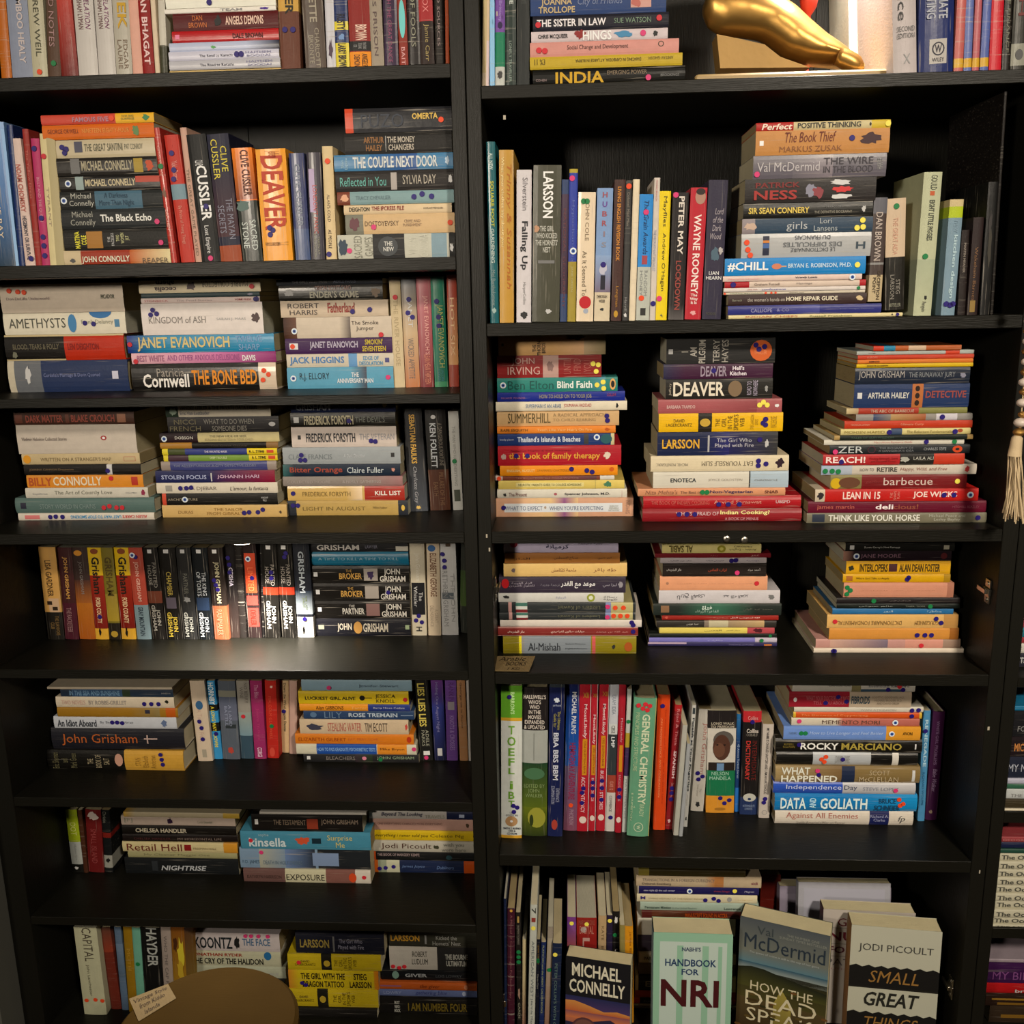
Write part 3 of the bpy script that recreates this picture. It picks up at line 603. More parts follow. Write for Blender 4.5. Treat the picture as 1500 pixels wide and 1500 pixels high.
stand('L4', 'M', 848, 'beside right stack', '''
1000 1135 948 92;2c2c2e;~.4,1,2c2c2e,4c5058|tb:.06,.53,.3,.6,d0a850:SEBASTIAN FAULKS|ti:.56,.92,.3,.55,a8a8ac:Charlotte Gray|*.96,.5,.02,.15,d8b868;
1152 1300 1108 105 840;1c1a18;=.59,1,5c3828|tb:.13,.57,.2,.5,c8ccd0:KEN FOLLETT|t:.13,.55,.6,.8,8c8478:A DANGEROUS FORTUNE|t:.62,.95,.25,.75,8c6c50:PILLARS OF THE/EARTH|e.07,.4,.02,.12,ccc;g
1318 1392 1280 115 838;b8b8b4;t:.15,.75,.3,.6,8c8c88:THE MAN WHO HAD EVERYTHING|.5,.4,g|#.79,.91,.2,.8,4c5044;
''')
stand('L5', 'N', 690, 'at left end', '''
235 350 165 55;c89c58;=.7,1,1c1812|tb:.14,.53,.3,.65,5c4420:LISA GARDNER|#.55,.7,.3,.9,c8a888|#.58,.62,.2,.5,321|#.64,.68,.5,.8,321|t:.74,.95,.3,.8,8c7040:THE SURVIVORS/CLUB;
352 446 297 60;442020;tb:.1,.55,.3,.65,c89850:JOHN GRISHAM|t:.65,.92,.3,.65,a08080:THE RACKETEER|=.6,1,4c1828;
450 560 387 60;3c2c28;~.35,.6,4c3028,a06028|~.6,1,b06c20,a85c18|t:.15,.5,.35,.6,88807c:JOHN GRISHAM|e.06,.4,.03,.25,d09030;
562 653 500 60;c8a820;=0,.3,d8b420|~.3,.88,982c18,7c1c10|=.88,1,d8a838|tb:.1,.5,.25,.8,241c10:Grisham|tb:.54,.82,.3,.65,e0c8a0:FORD COUNTY|.75,.5,p|e.04,.5,.03,.28,8a4820|*.92,.4,.06,.1,100;
656 737 592 60;7c7028;~.5,.8,988438,a89030|=.82,1,241c10|tb:.1,.52,.25,.8,5c4c1c:GRISHAM|e.94,.5,.035,.3,b89838;
740 838 682 60;c8a820;=0,.3,d8b420|~.3,.88,982c18,7c1c10|=.88,1,d8a838|tb:.1,.5,.25,.8,241c10:Grisham|tb:.54,.82,.3,.65,e0c8a0:FORD COUNTY|e.04,.5,.03,.28,8a4820|*.92,.4,.06,.1,100;g
846 943 777 60;a84838;=.62,1,7c9098|tb:.15,.58,.3,.65,d8a898:JOHN GRISHAM|tb:.64,.96,.3,.65,34404c:GRAY MOUNTAIN|.1,.5,p .08,.3,w;
950 1045 882 60;1e1a18;=.47,.6,6c3c2c|t:.16,.43,.2,.8,8c8880:PAINTED/HOUSE|tb:.62,.9,.2,.8,a8a49c:JOHN/GRISHAM|#.02,.06,.3,.6,ccc;g
1047 1160 987 60;1b1814;#.54,.66,.2,.8,5c5460|t:.26,.52,.35,.65,b09c4c:CHAMBER|tb:.7,.97,.2,.8,c8b048:JOHN/GRISHAM|#.02,.06,.3,.6,ccc;g
1164 1262 1108 60;2c2c2c;*.56,.5,.04,.3,888|t:.28,.5,.35,.65,6c6c64:PARTNER|tb:.7,.97,.2,.8,b4b4ac:JOHN/GRISHAM|#.02,.06,.3,.6,ccc;g
1266 1372 1217 60;181c20;#.54,.68,.1,.9,24344c|t:.26,.52,.2,.8,b8bcc0:THE KING/OF TORTS|tb:.7,.97,.2,.8,b8bcc0:JOHN/GRISHAM|#.02,.06,.3,.6,ddd;g
1380 1480 1328 60;2c2420;=.63,1,94583c|tb:.15,.6,.3,.7,c0b898:JOHN GRISHAM|t:.67,.95,.3,.65,b88c70:RAINMAKER|.35,.3,p .4,.4,p .45,.5,p|#.02,.06,.3,.6,fff;g
@O130 186 102 25 530;201c1c;tb:.25,.45,.3,.7,c0b8c8:GEISHA|.15,.3,p .22,.4,p .3,.4,p|~.5,1,201c1c,3c302c;g
@O188 224 158 25 530;2a2624;;g
@O232 305 195 25 530;2c2020;#.1,.52,.1,.9,c84c2c|#.55,.65,.1,.9,b84038|#.68,.88,.1,.9,b84038|t:.25,.5,.3,.7,e8784c:LIMITED|t:.7,.86,.3,.7,8c2c20:DEALER|.36,.6,p .16,.4,w;g
@O307 320 292 25 530;1c1a1a;;g
@O322 404 300 25 530;1b1916;=.46,.54,9c3420|t:.22,.44,.2,.8,a8a098:PAINTED/HOUSE|tb:.6,.9,.2,.8,c0bcb4:JOHN/GRISHAM|.3,.6,p .36,.6,p|#.02,.06,.3,.6,ddd;g
@O412 494 380 25 530;1b1916;=.46,.54,9c3420|t:.22,.44,.2,.8,a8a098:PAINTED/HOUSE|tb:.6,.9,.2,.8,c0bcb4:JOHN/GRISHAM|.1,.6,p .14,.5,p|#.02,.06,.3,.6,ddd;g
@O498 585 467 25 528;1f222c;~.5,.75,2c3848,9ca4a8|=.78,1,b8b4ac|tb:.08,.52,.3,.65,b0b8c0:GRISHAM|t:.55,.7,.4,.7,6c7850:THE LAST/JUROR|*.92,.4,.06,.1,111|.8,.5,p;
''')
stack('L5', 'O', 520, 'black-spined stack', '''
545 1088 18;1c1c20;tb:.1,.52,.2,.8,ccc8c4:GRISHAM|t:.58,.7,.4,.75,889:LAWYER|#.88,1,.1,.6,c8c4b8;
552 1090 68;1c7494;t:.1,.9,.4,.6,98b8c8:A TIME TO KILL A TIME TO KILL;cg
565 1095 142;17130f;tb:.29,.52,.25,.6,c09850:BROKER|t:.36,.42,.65,.8,c09850:THE|#.54,.68,.15,.85,a8a098|tb:.7,.96,.1,.85,d0ccc4:JOHN/GRISHAM|#.03,.07,.4,.65,ccc|*.61,.5,.04,.3,423058;g
578 1097 236;17130f;tb:.29,.52,.25,.6,c09850:BROKER|t:.36,.42,.65,.8,c09850:THE|#.54,.68,.15,.85,a8a098|tb:.7,.96,.1,.85,d0ccc4:JOHN/GRISHAM|#.03,.07,.4,.65,ccc|.78,.5,p;g
588 1100 332;17130f;tb:.29,.52,.25,.6,c8c4bc:PARTNER|t:.36,.42,.65,.8,c8c4bc:THE|#.54,.68,.15,.85,8c6c68|tb:.7,.96,.1,.85,d0ccc4:JOHN/GRISHAM|#.03,.07,.4,.65,ccc;g
592 1105 425;1c1c24;tb:.23,.38,.25,.75,c8c0b0:JOHN|tb:.5,.76,.25,.75,c8c0b0:GRISHAM|e.445,.5,.045,.35,b88c4c|#.03,.09,.4,.65,998|#.94,.98,.4,.65,9a8;g
''')
stand('L5', 'O', 518, 'beside black-spined stack', '''
1112 1190 1095 25;c4bca8;#.42,.77,.05,.95,1c1c20|t:.1,.4,.3,.7,d8d4c8:John Grisham|t:.46,.68,.2,.8,ccc:The/Whistler|.78,.5,p .83,.3,p .85,.7,p|tb:.9,.95,.3,.7,333:H;
1198 1267 1186 25;c8b8a0;tb:.1,.57,.25,.75,7c5c48:ELIZABETH GEORGE|t:.67,.9,.2,.8,a09080:A GREAT/DELIVERANCE|e.05,.4,.035,.3,3c689c;
1272 1360 1254 25 514;b8b8b8;t:.25,.9,.15,.45,8c8c8c:BRETHREN GRISHAM|t:.32,.85,.55,.85,9c9c9c:THE JOHN|#.53,.6,.1,.8,5c646c|#0,.03,.4,.7,543|.11,.2,p .18,.3,p .25,.3,p;
1366 1440 1372 25 505;1c2018;~.3,.7,2c4018,3c5020|t:.05,.95,.5,.85,6c7c60:Thomas Perry VILLAGE;
''')
stack('L6', 'P', 828, 'left stack', '''
180 1275 96;c8bca8;;
285 1275 118;2c3c50;=.1,.55,3c5c80|=.55,.62,344430|tb:.08,.53,.2,.8,7ca0c0:IN THE SEA AND SUNSHINE|t:.9,.98,.4,.6,aaa:MINERVA;
245 1285 190;ccc0ac;t:.05,.25,.3,.7,c8a094:TWO NOVELS|tb:.28,.6,.3,.7,a09890:BY ROBBE-GRILLET|.75,.4,p .81,.4,p .87,.4,p|*.94,.6,.02,.2,221;
260 1320 283;9c7420;~.6,.85,9c7420,8c7c50|=.9,.98,b85c18|#.73,.77,.4,.8,334;
225 1305 365;c0c4cc;tb:.03,.35,.15,.75,3c4048:An Idiot Aboard|t:.38,.65,.4,.65,70747c:By Barry Mowbray|.48,.55,p .52,.55,p .56,.5,p|*.9,.5,.03,.4,679;
200 1365 468;22222a;t:.08,.65,.2,.75,b86430:John Grisham|#.7,.8,.5,.56,c0a8a0|#.72,.73,.3,.7,c0a8a0;c
170 1370 655;14120e;=.565,.57,14120e|=.57,1,c89c40|tr:.3,.46,.15,.8,a89c80:THE/BOOK OF/SALT|tr:.04,.22,.1,.9,6c684c:Eric Sherman/and/Mark Green|e.53,.55,.03,.32,c89c88|tr:.65,.8,.15,.8,9c7830:STAN/Elizabeth/Andersen|.84,.85,p .845,.6,p .85,.35,p;c
''')
stand('L6', 'Q', 925, 'beside left stack', '''
225 385 125 60 945;ccbca8;e.3,.5,.055,.25,3c6890|t:.35,.75,.3,.6,c0a498:A Touch of Frost|.5,.4,p .58,.5,p .72,.5,p|#.85,.95,.35,.65,a8a090;
395 495 300 60 920;3c94c8;=.3,.38,141414|=.53,.64,141414|tb:.02,.3,.25,.85,e0e8ec:HORNBY|tb:.32,.64,.3,.7,e0d038:A LONG WAY|tb:.68,.84,.3,.7,e0d038:DOWN|.67,.6,p;
500 688 437 60 920;5c6470;~.2,.5,5c6478,6c7084|#.12,.2,0,1,8c8c80|t:.3,.57,.3,.7,98a0b8:A LAND/BATTLE|#.55,.6,.3,.9,343c40|*.88,.5,.06,.2,b84c40;
700 838 640 60 915;98948c;=.7,1,3c5464|~.4,.7,98a098,7c98a4|t:.02,.28,.25,.85,6c6460:NO BERRY/WINE|.45,.4,r;
845 973 788 60 920;9c3068;t:.05,.22,.35,.7,d09cb8:The Bliss|t:.35,.75,.35,.65,bc4880:Joanna Trollope|tb:.85,.97,.3,.7,e0c8d8:CORGI;
988 1110 952 60 912;b82c22;t:.2,.75,.3,.55,d85c44:MALCOLM GLADWELL|.58,.5,g|*.08,.6,.02,.15,e8c8b8|e.92,.45,.06,.25,d05040;
1140 1225 1130 60 850;ccb088;tb:.03,.7,.3,.7,5c5440:Down the Wind Angela Dawes|.42,.4,p;
1227 1310 1225 60 865;c0a094;;
''')
stack('L6', 'R', 640, 'right stack', '''
105 915 30;88a4b4;t:.52,.88,.3,.6,4c6070:Jennifer Stewart|.25,.3,k;
85 892 112;d8bc20;tb:.06,.52,.35,.6,443c18:LUCKIEST GIRL ALIVE|t:.7,.88,.15,.8,443c18:JESSICA/KNOLL|e.58,.5,.025,.2,221c10|#.6,.67,.47,.53,221c10|.97,.4,r;
95 905 206;dc9428;=.62,1,2c3c80|t:.15,.4,.25,.8,4c2810:Alan GIBBONS|t:.47,.61,.3,.7,e8b870:Terror|t:.67,.95,.35,.65,c8ccd8:Barry Hines Collins;
120 932 256;2c4468;t:.19,.35,.15,.85,6c84a0:LILY|tb:.41,.85,.3,.75,b8c4d0:ROSE TREMAIN|e.09,.5,.03,.3,5c7898|#.88,.99,.45,.55,8090a8;
92 890 322;c8b498;t:.26,.57,.2,.8,b86c60:STEALING WATER|t:.6,.81,.2,.8,544840:TIM ECOTT|*.13,.5,.1,.25,445|*.98,.5,.015,.25,c85048;
60 930 428;d07c20;t:.03,.43,.3,.65,a04c18:ELIZABETH GILBERT|t:.45,.7,.35,.65,c87038:EAT, PRAY, LOVE|e.96,.5,.02,.3,b83c18;
70 950 502;ccc8b4;=.17,.67,2454a4|=.675,.92,d88c2c|tb:.18,.66,.35,.7,88b0e0:HOW TO PASS GRADUATE PSYCHOMETRIC TESTS|t:.7,.9,.4,.7,643c14:Mike Bryon|.98,.6,k;
120 965 575;28282a;~.45,.6,3c3038,2c3c28|t:.2,.45,.3,.7,8c8480:BLEACHERS|t:.64,.96,.35,.75,9cb090:JOHN GRISHAM|e.53,.5,.02,.2,d888a0|.67,.4,g|#.03,.06,.3,.7,ddd;
''')
stand('L6', 'R', 625, 'at right end', '''
978 1072 935 20;1a1a18;tb:.06,.58,.15,.7,d0c060:LIES LIES LIES|t:.62,.82,.25,.8,a8a898:ADELE/PARKS|.96,.5,k|#.88,.93,.3,.8,ddd;
1082 1168 1052 20;2c3068;~0,.35,6c3c84,343c80|~.35,1,343c80,181c3c|t:.05,.65,.3,.6,8c88b0:Hiding One August Night|#.85,.94,.3,.7,ccc;
1172 1253 1157 20;6c4890;t:.05,.28,.3,.75,5c3470:RANKIN|#.28,.38,.2,.8,989098|t:.45,.87,.35,.75,a48cc0:KNOTS & CROSSES;
1268 1328 1242 20;9c7450;t:.05,.6,.3,.6,5c4430:George de la Genie;
1333 1352 1314 20;a8a4a0;;
''')
stand('L7', 'S', 510, 'at left end', '''
214 292 160 80;98a820;=.51,.87,a8aca8|=.87,1,181814|t:.2,.4,.3,.8,ccd080:DOT|t:.55,.8,.4,.6,888:Matthew Flynn|*.93,.4,.03,.2,ddd;
294 324 248 80;4c2c1c;;
326 432 300 80;6c1c1c;t:.3,.85,.3,.65,984848:SMALL ISLAND|*.1,.5,.08,.4,ccc0b8;
438 494 412 80;16181a;=.36,.44,782018|=.72,.92,989890|t:.02,.2,.2,.6,8c8c80:Christie|*.8,.5,.05,.3,222;
''')
stack('L7', 'S', 525, 'left stack', '''
570 1365 92;bcb094;~0,.1,c8a03c,bcb094|#.86,1,0,1,c8a848;
545 1330 127;b8a89c;*.43,.5,.03,.35,321c38|t:.67,.8,.3,.6,887:Curtis Sittenfeld|t:.03,.1,.3,.8,998:[F];
555 1340 190;181410;tb:.12,.57,.25,.75,bcb4a0:CHELSEA HANDLER;
560 1350 248;1c1412;t:.1,.42,.3,.6,5c3434:CHELSEA HANDLER|t:.48,.86,.3,.6,8c7c74:MY HORIZONTAL LIFE;
560 1350 298;c8bc90;t:.04,.52,.15,.85,6c2c24:Retail Hell|#.54,.6,.2,.8,8c2020|t:.62,.82,.35,.55,887858:FREEMAN HALL|=.88,1,c89030;
595 1345 366;a09c74;t:.15,.75,.3,.7,807c5c:My Cleaner Maggie Gee;
570 1350 412;1a1d1f;tbi:.32,.72,.25,.55,b8bcc0:NIGHTRISE|#.24,.29,.2,.8,303438;
''')
stack('L7', 'T', 485, 'middle stack', '''
160 775 78;c8c4bc;;
110 752 92;191512;t:.2,.49,.4,.7,887868:THE TESTAMENT|t:.63,.96,.4,.75,9c8c7c:JOHN GRISHAM|#.5,.6,.15,.75,8c3c28|#.03,.06,.4,.7,ccc;
48 800 190;4888a0;tb:.065,.35,.15,.65,c8d4d8:kinsella|t:.14,.22,.7,.9,a8c4cc:sophie|t:.67,.86,.15,.85,ccc078:Surprise/Me|*.48,.5,.07,.25,c85838|#.55,.62,.35,.65,18303c|.08,.5,r;
40 795 292;7c94ac;~.15,.35,a8a898,8094a8|~.35,.58,6c84ac,2c3038|=.6,1,24282c|#.56,.76,.15,.8,8094b4|t:.02,.15,.2,.4,4c6478:P.D. JAMES|t:.18,.48,.2,.4,687c8c:DEATH IN HOLY ORDERS|.17,.8,k;g
65 800 408;6c504c;=.33,.65,c0bca0|=.65,.88,805850|=.88,1,c8c0b4|t:.34,.64,.2,.65,343028:EXPOSURE|t:.03,.3,.3,.55,4c3834:KATHRYN HARRISON|e.86,.45,.03,.35,c84c24|.95,.5,r;
''')
stack('L7', 'T', 435, 'right stack', '''
790 1390 76;b8b4b0;=.75,1,1c2444|tbi:.12,.52,.3,.9,445:Beyond The Looking|t:.54,.73,.2,.6,998:TRAVELS|#.87,.92,.3,.7,aab4cc;
790 1396 122;b89488;t:.03,.7,.5,.7,8c6c64:NO ONE EVERYTHING CHANGED MORE EVERYTHING|*.94,.5,.02,.25,543;
810 1398 188;c8ac18;ti:.03,.55,.3,.7,342c10:everything i never told you|t:.57,.9,.3,.7,6c5c18:Celeste Ng;
815 1398 245;b0aca0;t:.08,.58,.2,.8,54382c:Jodi Picoult|t:.68,.92,.1,.9,7c7c74:wish you/were here|*.63,.5,.04,.2,443;
815 1400 308;18191a;=0,.025,b04c14|tb:.04,.46,.5,.8,988:THE BOOK OF MARGERY KEMPE|e.75,.4,.03,.25,2c4c54;
822 1403 362;1c2848;=0,.035,b85c18|=.035,.12,8c9480|=.12,.25,b8b8a0|=.89,1,b85014|ti:.27,.5,.4,.65,6c84b0:James Joyce|ti:.62,.79,.35,.6,6c84b0:Dubliners|.05,.35,p .11,.4,p .19,.5,p;
''')
stand('L8', 'U', 920, 'behind stool', '''
395 600 292 120;b8b89c;t:.0,.38,.35,.75,544c40:CAPITAL|t:.42,.78,.35,.5,545040:John Lanchester|.83,.2,o .82,.6,o .83,.9,o;
640 735 530 120 870;6c2c20;~0,.3,5c3c30,8c3c28;
738 800 662 120 880;5c7088;~.2,.6,6c8098,54687c;
802 880 745 120 900;907018;t:.25,.5,.3,.7,b08c38:MOTH;
884 958 828 120 900;6ca490;.42,.5,g;
960 1130 908 120 900;141414;tb:.0,.45,.3,.85,a8aca8:HAYDER;
1133 1222 1088 120 900;988c84;t:.1,.75,.3,.6,6c6460:WHO THE CAP FITS;
1225 1345 1182 120 900;6c4418;~.0,.9,7c4c1c,9c7c20|*.3,.7,.2,.3,c8b838|*.5,.6,.15,.3,b89c30|*.2,.3,.1,.2,4c2c14;
''')
stack('L8', 'V', 760, 'stack behind stool', '''
150 1035 180;b8b0b0;tb:.08,.49,.15,.8,20282c:KOONTZ|tr:.03,.07,.15,.8,2c4c34:DEAN|tb:.6,.9,.35,.75,54708c:THE FACE|*.54,.5,.035,.45,222|.64,.9,k .7,.95,k .78,.95,k .88,.95,k;
165 1050 352;b0b098;tb:.04,.59,.62,.9,983420:JONATHAN RYDER|tb:.04,.81,.15,.55,181814:THE CRY OF THE HALIDON|e.86,.75,.04,.28,2c6c9c;
185 1095 492;a8ac98;t:.83,.93,.3,.5,aaa:KANE & ABEL;
200 1090 605;1a1a18;;
200 1085 700;38302c;;
''')
stack('L8', 'W', 700, 'yellow stack', '''
150 760 130;1a1c28;tb:.05,.38,.3,.7,8c7c40:LARSSON|t:.48,.77,.2,.75,848494:The Girl Who/Played with Fire|#.42,.44,.1,.85,666;
100 740 272;b09c1c;=.36,.47,1c1a14|t:.08,.3,.3,.65,54440c:DAVID/LAGERCRANTZ|e.42,.45,.035,.2,a89030|tr:.5,.74,.1,.9,54440c:THE/GIRL/IN THE/SPIDER'S/WEB|.12,.5,r;
100 718 380;b8a41c;~0,.12,b87c28,b8a41c|tb:.14,.63,.1,.8,28200c:THE GIRL WITH THE/DRAGON TATTOO|tb:.68,.92,.1,.8,28200c:STIEG/LARSSON|.15,.3,p .19,.2,p|~.95,1,b8841c,b86c18;
105 718 520;b09c1c;=.32,.44,1c1a14|t:.06,.28,.3,.65,54440c:DAVID/LAGERCRANTZ|e.38,.45,.035,.2,a89030|tr:.5,.74,.1,.9,54440c:THE/GIRL/IN THE/SPIDER'S/WEB;
110 715 640;1c1a18;;
''')
stack('L8', 'W', 680, 'rightmost stack', '''
795 1395 120;34342c;tb:.02,.35,.4,.8,b88c30:LARSSON|t:.5,.82,.15,.8,a0a09c:Kicked the/Hornets' Nest|#.41,.43,.2,.8,888;
795 1395 222;282828;~0,.55,b8b4ac,a8a49c|#.55,1,0,1,282828|t:.26,.44,.25,.8,34342c:ROBERT/LUDLUM|tb:.64,.9,.2,.7,a8a8a0:THE BOURNE/ULTIMATUM|.04,.15,r .11,.1,r .17,.15,r;
740 1400 385;14161a;tb:.25,.48,.35,.65,a0a4a8:GIVER|t:.57,.84,.35,.6,54585c:LOIS LOWRY|e.15,.5,.035,.35,78988c;
718 1400 462;a85420;ti:.43,.63,.2,.8,5c2410:the giver|#.03,.24,.4,.6,8c5c78|e.89,.5,.02,.3,b87c5c;
718 1400 514;5c6890;ti:.38,.7,.2,.8,343c74:gathering blue|t:.06,.24,.3,.7,8c98b8:LOWRY|e.87,.5,.02,.3,98a0b8;
725 1400 568;161412;tb:.3,.9,.2,.7,6c5c20:I AM NUMBER FOUR|tb:.16,.22,.1,.8,b0b0a8:MUST/READ/BOOK;
''')
# ---------------------------------------------------------------- RIGHT BOOKCASE
stand('R1', 'C', 520, 'at left end', '''
10 42 15 -10;b8a880;=.9,1,c0b098;h.2
43 68 48 -10;c8b498;=.7,1,cbb;h.21
72 104 70 0;88b8dc;;gh.26
106 165 106 0;1c7c5c;=.3,.68,744c9c|=.88,1,b8bcb8|tb:.5,.62,.3,.7,9c84c4:Brittany|e.64,.5,.02,.25,302050|*.93,.5,.03,.35,444;h.23
168 234 166 0;243430;tb:.1,.5,.4,.75,ccd4d0:TOURING GUIDE|t:.72,.97,.35,.6,98a8a0:LONELY TRAVELLER;gh.22
237 315 238 0;2a2e2e;#.3,.5,.3,.75,343838|t:.32,.48,.35,.7,4c5050:1001;h.22
''')
stack('R1', 'C', 515, 'stack beside statue', '''
320 1150 -45;2c4474;tb:.06,.33,.1,.8,c0ac84:JOANNA/TROLLOPE|ti:.35,.68,.35,.8,7c88a8:City of Friends|#.74,.89,.25,.95,c89c94|*.78,.5,.04,.3,b86c64;
335 1165 85;181828;tb:.03,.54,.25,.75,e0dce0:THE SISTER IN LAW|t:.6,.87,.35,.7,78907c:SUE WATSON|.93,.6,r .04,.4,r;
325 1160 178;c8bcc0;tb:.05,.27,.25,.7,343034:CHRIS MCQUEER|tb:.38,.59,.05,.9,f0ecec:HINGS|*.36,.6,.05,.5,8c2828|*.68,.5,.09,.35,4888b0|.82,.55,k|*.91,.5,.02,.35,222;
318 1228 245;c89088;t:.25,.66,.35,.75,5c403c:Social Change and Development|.06,.45,r .1,.4,r|e.88,.65,.02,.2,543|e.88,.65,.014,.14,c89088;
318 1248 335;b8a030;tu:.3,.73,.45,.75,4c4418:DANCING IN CAMBODIA, AT LARGE IN BURMA|tu:.78,.94,.5,.75,6c6020:AMITAV GHOSH|t:.03,.1,.35,.8,443c18:11 %3;
335 1265 412;1c1c1a;tb:.15,.47,.05,.8,c8a020:INDIA|t:.49,.75,.55,.8,8c7c68:EMERGING POWER|t:.02,.09,.25,.4,988:COHEN|t:.84,.96,.35,.5,888:BROOKINGS|.76,.3,k;cg
''')
stand('R1', 'D', 330, 'right of statue', '''
735 800 730 0 312;dcd8c8;;h.27y.2
805 925 803 0 320;e8e4dc;t:.74,.8,.15,.35,333:8/8;ch.26y.2
930 1033 925 0;b8b0b0;t:.4,.73,.2,.55,2c2c2c:Science|tr:.76,.82,.15,.9,666:SECOND/EDITION|tr:.2,.3,.2,.8,888:OF/FOOD|tr:.9,.95,.4,.7,999:X;ch.26
1037 1190 1042 0;1c2c64;tb:.42,.73,.2,.8,a8acb8:INTERMEDIATE/ACCOUNTING|#.83,.955,.3,.8,b4b0ac|e.88,.55,.035,.18,223|e.88,.55,.028,.14,b4b0ac|tbr:.86,.9,.45,.65,223:W|tr:.925,.945,.38,.72,223:WILEY;gch.26
1193 1234 1210 0;b4605c;=.92,.97,c8a030;gh.24
1237 1272 1250 0;6070a8;=.92,.97,c8a030;gh.24
1274 1304 1290 0;b06068;=.92,.97,c8a030;gh.24
1307 1343 1325 0;5464a0;=.92,.97,c8a030;gh.24
1347 1400 1362 0;c02434;;gh.25
1403 1438 1418 0;24201c;t:.3,.9,.3,.7,776:CORPORATE FINANCE;gh.24
1441 1510 1460 0;2c2c24;=.85,.97,8c8c80|t:.1,.7,.3,.7,6c2824:ENGLISH|e.91,.5,.03,.25,555;gh.24
''')
stand('R2', 'a', 1372, 'at left end', '''
85 145 57 180;1c6068;tb:.06,.15,.3,.7,c0d0cc:ALL NEW|tb:.21,.46,.3,.75,b8b838:SQUARE FOOT|tb:.47,.66,.3,.7,b0c0bc:GARDENING|t:.7,.9,.3,.7,889898:Mel Bartholomew|*.93,.5,.02,.3,98b0ac;gh.262
150 247 145 222;b89040;ti:.08,.8,.45,.85,b06828:Trinny & Susannah|t:.04,.55,.1,.35,e8d8a0:What your clothes say about you;gh.25
265 366 266 325;c8c4c8;t:.05,.26,.4,.75,706c70:Silverstein|tb:.33,.65,.25,.75,2c2c30:Falling Up|t:.73,.88,.4,.65,888:HarperCollins|*.95,.5,.03,.3,333;
372 560 382 295;4c4c40;tb:.04,.33,.35,.72,f0f0ec:LARSSON|tbr:.38,.55,.1,.9,b8b8b0:THE GIRL/WHO KICKED/THE HORNETS'/NEST|t:.6,.62,.2,.8,777:-|*.4,.15,.03,.12,b89074|*.93,.6,.02,.14,bbb;g
563 612 577 390;38486c;~.1,.8,4c3c50,403040|t:.2,.9,.3,.7,6c4048:NATIONAL GEOGRAPHY;
615 672 630 318;34449c;=0,.025,a89838|=.6,1,9c8c3c|t:.2,.6,.3,.7,5c6cb0:Hypochondria|t:.63,.8,.3,.6,b8b080:JANE GREEN|.06,.3,k .53,.6,w;
676 793 692 478;d8c8b0;t:.06,.37,.35,.65,8c7c64:JOHN COLE|t:.45,.8,.3,.55,706450:As It Seemed To|.07,.3,g .07,.5,g|e.85,.5,.05,.35,b8202c|e.92,.55,.02,.15,a0a8b8;g
798 905 822 450;7c98c0;=.78,1,c8bca4|~.5,.78,88a0c4,74687c|tbr:.03,.07,.35,.65,a0545c:H|tbr:.1,.14,.35,.65,704c98:U|tbr:.17,.21,.35,.65,a0545c:B|tbr:.24,.28,.35,.65,a0545c:R|tbr:.32,.36,.45,.55,8c7c88:I|tbr:.4,.44,.35,.65,8c8c98:S|#.65,.76,.35,.65,242434|*.6,.5,.05,.3,b8b8c8|tr:.8,.86,.15,.8,544c44:DEBORAH/WEBB|.57,.5,p|*.91,.5,.015,.15,333;
@b187 270 218 232 1350;48302c;tb:.05,.57,.3,.65,c88838:LIVING ENGLISH REVISION BOOK|t:.75,.9,.3,.65,b08030:Longman|e.95,.45,.025,.2,b89030;
@b275 325 305 240 1350;3c3c3c;t:.08,.32,.3,.7,90887c:Colonel Mad Max|t:.83,.93,.3,.7,999:Harvill|.04,.5,o|*.96,.5,.02,.3,ccc;
@b328 379 364 230 1350;d4c8b0;;
@b384 489 415 348 1345;2c84c8;=.57,1,b0b4ac|ti:.05,.47,.35,.7,203860:The Grain Awards|#.48,.55,.3,.7,a04850|t:.6,.8,.5,.75,8c9090:RANDOM|t:.6,.8,.2,.4,8c9090:HONEY|.14,.5,k .82,.35,o|#.9,.96,.3,.7,333;
@b491 537 530 217 1348;c4bcb4;t:.02,.16,.3,.6,c08080:RICHARD BRANSON|t:.36,.65,.2,.6,8890a8:THE RECRUITMENT SPECIALIST|.88,.5,p;
@b538 625 572 323 1358;dcc41c;t:.04,.27,.3,.7,544c1c:Mayflies|t:.32,.77,.3,.7,544c1c:Andrew O'Hagan|.83,.2,k|t:.95,.98,.4,.6,665:f;
@b636 758 676 335 1350;241f20;tb:.03,.48,.4,.75,d8d0c8:PETER MAY|tb:.53,.92,.35,.7,944840:LOCKDOWN|~.88,1,241f20,5c5858|.02,.15,k;
@b766 893 818 297 1348;b02434;tb:.2,.8,.28,.72,ecd8d4:WAYNE ROONEY|tbr:.8,.88,.25,.75,ecd8d4:The/Way/It Is|e.07,.6,.055,.32,a88474|e.03,.6,.025,.28,302420|*.95,.5,.02,.2,d8a0a0;
@b902 1050 958 238 1345;343044;tri:.2,.42,.2,.85,a8a0a8:Lord/of the/Dark/Wood|tr:.65,.71,.1,.9,e8e8ec:LIAN/HEARN|*.53,.5,.06,.3,506878|*.5,.8,.03,.15,b0acac|tr:.95,.97,.2,.7,5c5c50:PICADOR;
''')
